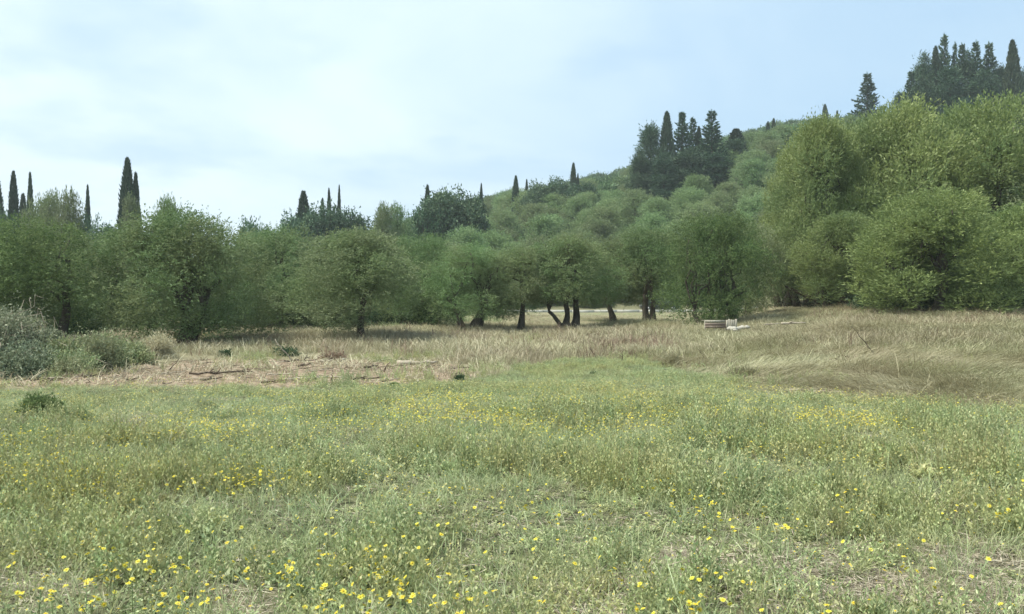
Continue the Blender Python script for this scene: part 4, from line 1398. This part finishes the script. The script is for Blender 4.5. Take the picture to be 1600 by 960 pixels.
shrub('weed_clump', 'dark green leafy clump sunk in the meadow near the bramble side', 'plant', 66, 12.9, 624, 84, 'olive_dark', 9, per=80, n_l=14, stems=0, leaf=.055, lw=.02, up=.9)
shrub('weed_clump', 'small bright green clump at the meadow edge below the tan log', 'plant', 616, 18.2, 602, 12, 'lush', 10, per=40, n_l=7, stems=0, leaf=.05, lw=.016, up=.9)
shrub('weed_clump', 'thin upright dark weed standing alone in the smooth grass', 'plant', 927, 21.5, 583, 8, 'dark_shrub', 11, per=16, n_l=7, stems=2, stemmat='darkwood', leaf=.05, lw=.016, up=1)
shrub('weed_clump', 'small dark clump at the end of the flattened brown patch', 'plant', 322, 13.9, 633, 26, 'shrub', 12, per=30, n_l=8, stems=0, leaf=.05, lw=.018, up=.9)
shrub('dark_bush', 'broken dark twiggy bush at the back of the bare soil', 'bush', 448, 28.5, 543, 38, 'dark_shrub', 13, per=14, n_l=12, stems=9, stemmat='darkwood', leaf=.07, lw=.03)
shrub('dark_bush', 'low dark tuft beside the broadest olive, behind the soil', 'bush', 352, 28.5, 550, 30, 'dark_shrub', 14, per=16, n_l=9, stems=4, stemmat='darkwood')
shrub('dark_bush', 'scraggly dark weeds below the thin single-trunked olive', 'bush', 520, 27.8, 552, 44, 'seed', 15, per=10, n_l=10, stems=8, stemmat='darkwood')
shrub('weed_clump', 'dark green tuft where soil strip meets the smooth grass', 'plant', 718, 19.6, 583, 13, 'dark_shrub', 16, per=16, n_l=8, stems=2, stemmat='darkwood', leaf=.05, lw=.018)
shrub('dark_bush', 'brown sprawling bush in the matted grass beside a bare stick', 'bush', 1318, 22, 566, 60, 'seed', 17, per=18, n_l=12, stems=7, stemmat='darkwood')
shrub('dark_bush', 'small brown tussock in the matted grass near its green edge', 'bush', 1158, 19.8, 582, 46, 'khaki', 18, per=36, n_l=12, stems=0, up=1.2, leaf=.12, lw=.014)
shrub('dark_bush', 'rounded brown tussock below the broken boards', 'bush', 1050, 24.5, 556, 36, 'khaki', 19, per=36, n_l=10, stems=0, up=1.2, leaf=.12, lw=.014)
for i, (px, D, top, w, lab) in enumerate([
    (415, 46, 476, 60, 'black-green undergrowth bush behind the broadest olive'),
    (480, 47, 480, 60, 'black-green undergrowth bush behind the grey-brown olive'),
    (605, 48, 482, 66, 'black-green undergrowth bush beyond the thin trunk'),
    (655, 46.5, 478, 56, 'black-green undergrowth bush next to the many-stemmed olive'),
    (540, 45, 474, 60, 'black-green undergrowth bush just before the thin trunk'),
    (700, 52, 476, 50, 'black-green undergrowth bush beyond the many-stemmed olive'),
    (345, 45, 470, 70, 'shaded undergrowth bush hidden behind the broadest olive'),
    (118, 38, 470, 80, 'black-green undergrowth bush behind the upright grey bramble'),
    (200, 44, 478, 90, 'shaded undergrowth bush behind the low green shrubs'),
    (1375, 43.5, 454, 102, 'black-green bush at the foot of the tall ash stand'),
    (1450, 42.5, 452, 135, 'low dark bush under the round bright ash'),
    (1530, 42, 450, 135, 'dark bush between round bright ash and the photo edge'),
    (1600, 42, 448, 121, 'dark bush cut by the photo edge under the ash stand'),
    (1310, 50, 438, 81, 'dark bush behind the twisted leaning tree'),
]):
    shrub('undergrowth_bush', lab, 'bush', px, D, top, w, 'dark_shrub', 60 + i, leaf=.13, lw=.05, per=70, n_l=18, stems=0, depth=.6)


# ------------------------------------------------------------------ dead wood on the soil and in the grass
def branch(label, px, D, ln, ang, r=.03, mat='deadwood', twigs=2, rise=.05, seed=0, group=None, name='fallen_branch'):
    rng = np.random.default_rng(seed + 900)
    x, y, z = at(px, D)
    root = thing(name, label, 'branch', (x, y, z + .03 + r), ang, group)
    mb = MB()
    n = 8
    t = np.linspace(-.5, .5, n)
    p = np.stack([t * ln, rng.normal(size=n) * ln * .035, rng.uniform(0, .04, n) + (t + .5) * rise], 1)
    mb.tube(p, np.linspace(r, r * .35, n), 7, rng, .12)
    link('branch_wood', mb.mesh('branch_wood', M[mat], True), root)
    for k in range(twigs):
        i = rng.integers(2, n - 2)
        tb = MB()
        dd = np.array([rng.uniform(.1, .4), rng.choice([-1, 1]) * rng.uniform(.1, .35), rng.uniform(.0, .35)]) * ln * .6
        tb.tube(limb_pts(p[i], p[i] + dd, rng, .15, 5), np.linspace(r * .5, r * .2, 5), 5)
        link('twig', tb.mesh('twig', M[mat], True), root)
    return root


SPECIAL = [
    ('thick tan log lying at the back of the bare soil', 653, 24.2, 1.15, .02, .085, 'palewood', 0),
    ('long pale stick slanting up out of the soil into the grass', 442, 26.2, .9, 2.2, .022, 'palewood', 0),
    ('stubby dark root at the bramble end of the soil', 141, 19.4, .3, .8, .03, 'darkwood', 1),
    ('crooked dark stick just past the stubby root', 160, 19.6, .4, -.3, .016, 'darkwood', 1),
    ('curved pale stick with a crook near the stubby root', 186, 19.6, .45, -.4, .016, 'deadwood', 1),
    ('thin dark stick propped on end near the broadest olive', 273, 21.2, .5, -.9, .016, 'darkwood', 1),
    ('long dark branch spread across the middle of the soil', 345, 20.6, 1.5, .12, .03, 'darkwood', 5),
    ('short dark log in front of the long dark branch', 330, 19.5, .5, .08, .03, 'darkwood', 1),
    ('reddish-brown stump fragment in the middle of the soil', 476, 23.2, .35, .6, .05, 'deadwood', 2),
    ('dark curved branch lying on the green tuft of soil', 470, 25.6, 1.0, .05, .03, 'darkwood', 3),
    ('short weathered log with a dark underside near the back grass', 510, 26, .45, .1, .05, 'palewood', 1),
    ('arrow-shaped dark wood fragment in front of the thin olive', 580, 22.7, .4, .5, .035, 'darkwood', 2),
    ('broken upright stub in front of the tan log', 606, 22.2, .3, 1.3, .03, 'deadwood', 0),
    ('long low branch at the front edge of the soil', 500, 19.8, 1.5, .05, .03, 'palewood', 2),
    ('dark branch at the front edge of the soil by the meadow', 575, 19.4, .7, .1, .022, 'darkwood', 3),
    ('small dark peg standing at the meadow edge', 522, 19.0, .16, 1.4, .02, 'darkwood', 0),
    ('thin dark stick rising from the matted grass on the bank', 1352, 23.5, 1.3, 2.3, .018, 'darkwood', 1),
    ('pale flattened pole at the green edge of the matted grass', 1268, 16.8, .85, -.06, .035, 'palewood', 0),
    ('second thinner pale pole beside the flattened one', 1298, 16.2, .65, -.35, .022, 'palewood', 0),
    ('pale bent branch arching over the bank grass beside the rubble', 1207, 37, .85, .5, .035, 'palewood', 1),
    ('bleached forked branch lying past the bent one', 1240, 36.5, 1.0, -.1, .055, 'palewood', 3),
]
for i, (lab, px, D, ln, ang, r, mat, tw) in enumerate(SPECIAL):
    b = branch(lab, px, D, ln, ang, r, mat, tw, seed=i, name='log' if 'log' in lab or 'pole' in lab else 'fallen_branch')
    if 'log' in lab or 'pole' in lab: b['category'] = 'log'; b.location.z -= .03
    if 'slanting up' in lab or 'rising from' in lab or 'propped' in lab or 'peg' in lab or 'upright stub' in lab:
        b.rotation_euler = (0, R(-48) if 'peg' not in lab else R(-75), 0.15 if ang < 1.6 else math.pi + .1); b.location.z += ln * .3
    if 'bank grass' in lab or 'bleached forked' in lab: b.location.z += .36

rs = random.Random(44)
for i in range(90):
    px = rs.uniform(60, 720)
    x = (px - 800) / F * 20
    d0 = float(meadow_edge(np.array([x]), np.array([19.]))[0]) + .3
    d1 = float(soil_far(np.array([(px - 800) / F * 24]), np.array([24.]))[0])
    if d1 < d0 + .3: continue
    D = rs.uniform(d0, d1)
    dark = i % 3
    sg = near_names(px, SEG)
    branch(['thin sun-bleached stick on bare soil ' + sg, 'brown dead twiggy stick on bare soil ' + sg, 'dark rotten stick on bare soil ' + sg][dark], px, D,
           rs.uniform(.25, .9), rs.gauss(0, .5), rs.uniform(.008, .02), ['palewood', 'deadwood', 'darkwood'][dark], rs.choice([0, 1, 2, 3]), .04, 100 + i,
           ['bleached sticks ', 'brown sticks ', 'dark sticks '][dark] + sg)
for i in range(22):
    px = rs.uniform(760, 1250); D = rs.uniform(24, 31)
    b = branch('dark stalk poking up where smooth grass meets the dry grass', px, D, rs.uniform(.3, .6), rs.uniform(0, 6), .013, 'darkwood', 2, .05, 300 + i, 'stalks along the dry grass edge', 'dead_stalk')
    b.rotation_euler = (0, R(-rs.uniform(40, 85)), rs.uniform(0, 6.28)); b.location.z += .12


def stone_mesh(seed, flat=.55):
    rng = np.random.default_rng(seed)
    k, m = 9, 5
    v = []
    for i in range(m):
        ph = -1.35 + 2.7 * i / (m - 1)
        for j in range(k):
            a = j * 6.283 / k
            r = 1 + rng.normal() * .11
            v.append((math.cos(a) * math.cos(ph) * r, math.sin(a) * math.cos(ph) * r * .8, math.sin(ph) * flat * (1 + rng.normal() * .08)))
    q = [(i * k + j, i * k + (j + 1) % k, (i + 1) * k + (j + 1) % k, (i + 1) * k + j) for i in range(m - 1) for j in range(k)]
    v += [(0, 0, -flat), (0, 0, flat)]
    t = [(m * k, (j + 1) % k, j) for j in range(k)] + [(m * k + 1, (m - 1) * k + j, (m - 1) * k + (j + 1) % k) for j in range(k)]
    mb = MB(); mb.add(v, q, t)
    return mb


STONES = [stone_mesh(s) for s in range(5)]
for nm in ('stone', 'tan_stone'): M[nm + '_m'] = [s.mesh('stone', M[nm]) for s in STONES]


def stone(label, px, D, r, kind='stone', group=None, dz=0.0, s=0):
    x, y, z = at(px, D)
    o = link('stone', M[kind + '_m'][s % 5], None, (x, y, z + r * .25 + dz), rs.uniform(0, 6.28), (r, r, r))
    return tag(o, label, 'stone', group)


stone('white flat stone at the meadow edge beyond the tan log', 680, 18.6, .065)
stone('white stone lying at the meadow edge below the long dark branch', 286, 18.7, .05, s=1)
stone('pale angular stone where green shrub meets the bare soil', 205, 23.6, .085, s=2)
stone('whitish stone on the rough ground below the grey-brown olive', 537, 27.5, .07, s=3)
for i in range(70):
    px = rs.uniform(20, 720); D = rs.uniform(18.6, 26)
    x = (px - 800) / F * D
    m, so, dr = zones(np.array([x]), np.array([D]))
    if so[0] > .5:
        stone('tan clod of earth on the bare soil ' + near_names(px, SEG), px, D, rs.uniform(.025, .075), 'tan_stone', 'earth clods ' + near_names(px, SEG), 0, i)

# white rubble beside the boards
for i, (px, D, r, lab) in enumerate([
    (1141, 37.6, .16, 'white rubble block right at the foot of the plank panel'),
    (1147, 37.2, .17, 'lowest white rubble block below the plank panel'),
    (1154, 37.6, .14, 'grey-white rubble block in the middle of the spill'),
    (1160, 37.9, .16, 'raised white rubble block near the end of the spill'),
    (1167, 37.8, .13, 'white rubble block at the far end of the spill'),
    (1149, 36.8, .09, 'small rubble chunk fallen in front of the spill'),
]):
    stone(lab, px, D, r * 1.2, 'stone', None, .36, i)


def boards():
    x, y, z = at(1143, 38)
    rng = np.random.default_rng(8)
    root = thing('plank_panel', 'upright pallet-like panel of pale vertical planks behind the white rubble', 'panel', (x, y, z + .12), .1)
    for k in range(5):
        mb = MB(); mb.box((-.21 + k * .104, 0, .36 + rng.normal() * .012), (.088, .022, .68 + rng.normal() * .03), jit=.004, rng=rng)
        link('plank', mb.mesh('plank', M['board']), root)
    for k in range(2):
        mb = MB(); mb.box((0, .03, .14 + k * .44), (.52, .03, .08), jit=.003, rng=rng)
        link('rail', mb.mesh('rail', M['board']), root)
    x, y, z = at(1118, 38)
    root = thing('broken_crate', 'long low broken wooden crate with a reddish panel beside the plank panel', 'crate', (x, y, z - .02), .03)
    for k, (cz, mt) in enumerate(((.745, 'board'), (.62, 'redboard'), (.505, 'redboard'))):
        mb = MB(); mb.box((0, -.01 - .004 * k, cz), (.96 - .02 * k, .022, .105), jit=.004, rng=rng)
        link('plank', mb.mesh('plank', M[mt]), root)
    for k in (-.46, -.02, .42):
        mb = MB(); mb.box((k, .03, .38), (.06, .05, .80), jit=.003, rng=rng)
        link('post', mb.mesh('post', M['board']), root)
    mb = MB(); mb.box((0, .36, .79), (.98, .6, .02), jit=.004, rng=rng)
    link('top_board', mb.mesh('top_board', M['board']), root)


boards()


def car():
    x, y, z = at(1031, 94)
    root = thing('parked_car', 'dark car half hidden behind the twin olive trunks on the road', 'car', (x, y, z + .06), 0)
    # body section lofted along x with wheel arches cut as profile points
    prof = [(-2.12, .34), (-2.15, .62), (-2.02, .86), (-1.3, .93), (-.75, .97), (0, .98), (.9, .96), (1.65, .92), (2.08, .82), (2.16, .55), (2.1, .30)]
    arch = lambda c: [(c + .40 * math.cos(a), .32 + .38 * math.sin(a)) for a in np.linspace(0.05, math.pi - .05, 8)]
    bottom = [(1.75, .26)] + arch(1.32) + [(.8, .22), (-.8, .22)] + arch(-1.32) + [(-1.8, .28)]
    pr = np.array(prof + bottom)
    n = len(pr)
    mb = MB()
    v = []
    for yy, s in ((-.86, .97), (-.80, 1.0), (.80, 1.0), (.86, .97)):
        c = np.array([0, .58])
        for p in pr: q = c + (p - c) * (s, s); v.append((q[0], yy, q[1]))
    q = [(a * n + i, a * n + (i + 1) % n, (a + 1) * n + (i + 1) % n, (a + 1) * n + i) for a in range(3) for i in range(n)]
    mb.add(v, q)
    import bmesh
    me = mb.mesh('body', M['paint'])
    bm = bmesh.new(); bm.from_mesh(me)
    bm.verts.ensure_lookup_table()
    for a, rev in ((0, True), (3, False)):
        f = [bm.verts[a * n + i] for i in range(n)]
        bm.faces.new(f)
    bmesh.ops.triangulate(bm, faces=[f for f in bm.faces if len(f.verts) > 4])
    bmesh.ops.recalc_face_normals(bm, faces=bm.faces)
    bm.to_mesh(me); bm.free()
    link('body', me, root)
    mb = MB()
    gp = np.array([(-1.45, .95), (-.95, 1.38), (-.4, 1.46), (.5, 1.44), (1.35, .95)])
    v = [(p[0], s * (.72 if p[1] < 1.2 else .60), p[1]) for s in (-1, 1) for p in gp]
    mb.add(v, [(i, i + 1, 6 + i, 5 + i) for i in range(4)] + [(0, 4, 9, 5)])
    mb.add([v[0], v[1], v[3], v[4]], [(0, 1, 2, 3)]); mb.add([v[1], v[2], v[3]], None, [(0, 1, 2)])
    mb.add([v[5], v[6], v[8], v[9]], [(3, 2, 1, 0)]); mb.add([v[6], v[7], v[8]], None, [(2, 1, 0)])
    link('cabin_glass', mb.mesh('cabin_glass', M['glass']), root)
    mb = MB(); mb.box((.02, 0, 1.455), (1.2, 1.14, .05)); link('roof', mb.mesh('roof', M['paint']), root)
    for wx in (-1.32, 1.32):
        for wy in (-.78, .78):
            w = MB(); w.tube([(0, -.1, 0), (0, .1, 0)], [.33, .33], 20)
            wo = link('wheel', w.mesh('wheel', M['rubber']), root, (wx, wy, .31))
            r = MB(); r.tube([(0, -.108, 0), (0, .108, 0)], [.22, .22], 14)
            link('rim', r.mesh('rim', M['rim']), wo)
    for lx in (-2.12, 2.12):
        for ly in (-.6, .6):
            mb = MB(); mb.box((lx, ly, .68), (.08, .3, .12)); link('headlight' if lx > 0 else 'tail_light', mb.mesh('lamp', M['lamp']), root)
    for dx in (-.55, .45):
        mb = MB(); mb.box((dx, -.865, .80), (.16, .02, .03)); link('door_handle', mb.mesh('door_handle', M['rim']), root)


car()


# ------------------------------------------------------------------ the nearest yellow flowers, one plant each
PGROUP = [
    (lambda a, b: a < 260 and b > 840, 'leafy stem with yellow daisy heads in the dense bottom corner cluster', 'yellow flowers in the bottom corner cluster'),
    (lambda a, b: a < 400, 'leafy stem with yellow daisy heads just past the bottom corner cluster', 'yellow flowers past the corner cluster'),
    (lambda a, b: a < 545 and b > 810, 'leafy stem with yellow daisy heads in the streak of flowers low in the meadow', 'yellow flowers in the low streak'),
    (lambda a, b: a < 760 and b > 810, 'leafy stem with yellow daisy heads in loose scatter before the bare patch', 'yellow flowers before the bare patch'),
    (lambda a, b: b < 812 and a < 1130, 'leafy stem with yellow daisy heads in the mid-meadow patch above dark hollows', 'yellow flowers in the mid-meadow patch'),
    (lambda a, b: b > 850 and a < 1300, 'leafy stem with yellow daisy heads around the straw-littered thin patch', 'yellow flowers around the thin patch'),
    (lambda a, b: a < 1330, 'leafy stem with yellow daisy heads beyond the straw-littered patch', 'yellow flowers beyond the thin patch'),
    (lambda a, b: True, 'leafy stem with yellow daisy heads in the sparse meadow towards the matted grass', 'yellow flowers towards the matted grass'),
]


def single_stem(seed, hh):
    rng = np.random.default_rng(seed); mb = MB()
    ln = rng.normal(size=2) * .15
    t = np.linspace(0.05, .97, 16)
    P = np.stack([ln[0] * hh * t ** 1.4, ln[1] * hh * t ** 1.4, hh * t], 1)
    a = np.arange(16) * 2.4
    D_ = np.stack([np.cos(a), np.sin(a), .8 + 0 * a], 1)
    mb.leaves(P, D_, .032 * (1.3 - .6 * t), np.full(16, .011), rng, .5)
    mb.tube([(0, 0, 0), P[8], P[-1] * [1, 1, 1.03]], [.003, .0024, .0018], 4)
    return mb.mesh('stem', M['weed']), P[-1] * [1, 1, 1.04]


STEMS = [single_stem(s, h) for s, h in enumerate((.20, .24, .28, .22, .18, .26))]
HEADM = [flower_mesh(s + 40, .0148, 'petal', 13) for s in range(5)]
nh = 0
for k, tok in enumerate(HEADS.split()):
    a, b = map(float, tok.split(','))
    me, top = STEMS[k % 6]
    sc_ = rs.uniform(.85, 1.15)
    hz = top[2] * sc_
    D = (CAM_Z - hz) * F / (b - 480)
    x = (a - 800) / F * D
    z = gz(x, D)
    D = (CAM_Z - z - hz) * F / (b - 480); x = (a - 800) / F * D; z = gz(x, D)
    for f, lab, grp in PGROUP:
        if f(a, b): break
    root = thing('flowering_weed', lab, 'flower', (x, D, z), rs.uniform(0, 6.28), grp, (sc_,) * 3)
    link('stem', me, root)
    for j in range(2 if (k % 3 == 0 and nh < 250) else 1):
        fo = link('flower_head', HEADM[(k + j) % 5], root, (top[0] + j * rs.uniform(-.03, .03), top[1] + j * rs.uniform(-.03, .03), top[2] - j * .02))
        fo.rotation_euler = (rs.gauss(0, .35), rs.gauss(0, .35), rs.uniform(0, 6.28))
        nh += 1
print('flower heads', nh)
print('tris', sum(sum(len(p.vertices) - 2 for p in m.polygons) if len(m.polygons) < 0 else len(m.loops) - 2 * len(m.polygons) for m in bpy.data.meshes))


def haze():
    mb = MB(); mb.box((0, 1350, 46), (5300, 3560, 102))
    m, nt, N, L = new_mat('thin_haze')
    out = N('ShaderNodeOutputMaterial'); v = N('ShaderNodeVolumePrincipled')
    v.inputs['Color'].default_value = (.88, .96, .98, 1)
    v.inputs['Density'].default_value = .0004
    v.inputs['Anisotropy'].default_value = .2
    L(v.outputs[0], out.inputs['Volume'])
    tag(link('haze', mb.mesh('haze', m)), 'thin pale haze in the valley air', kind='stuff')


haze()
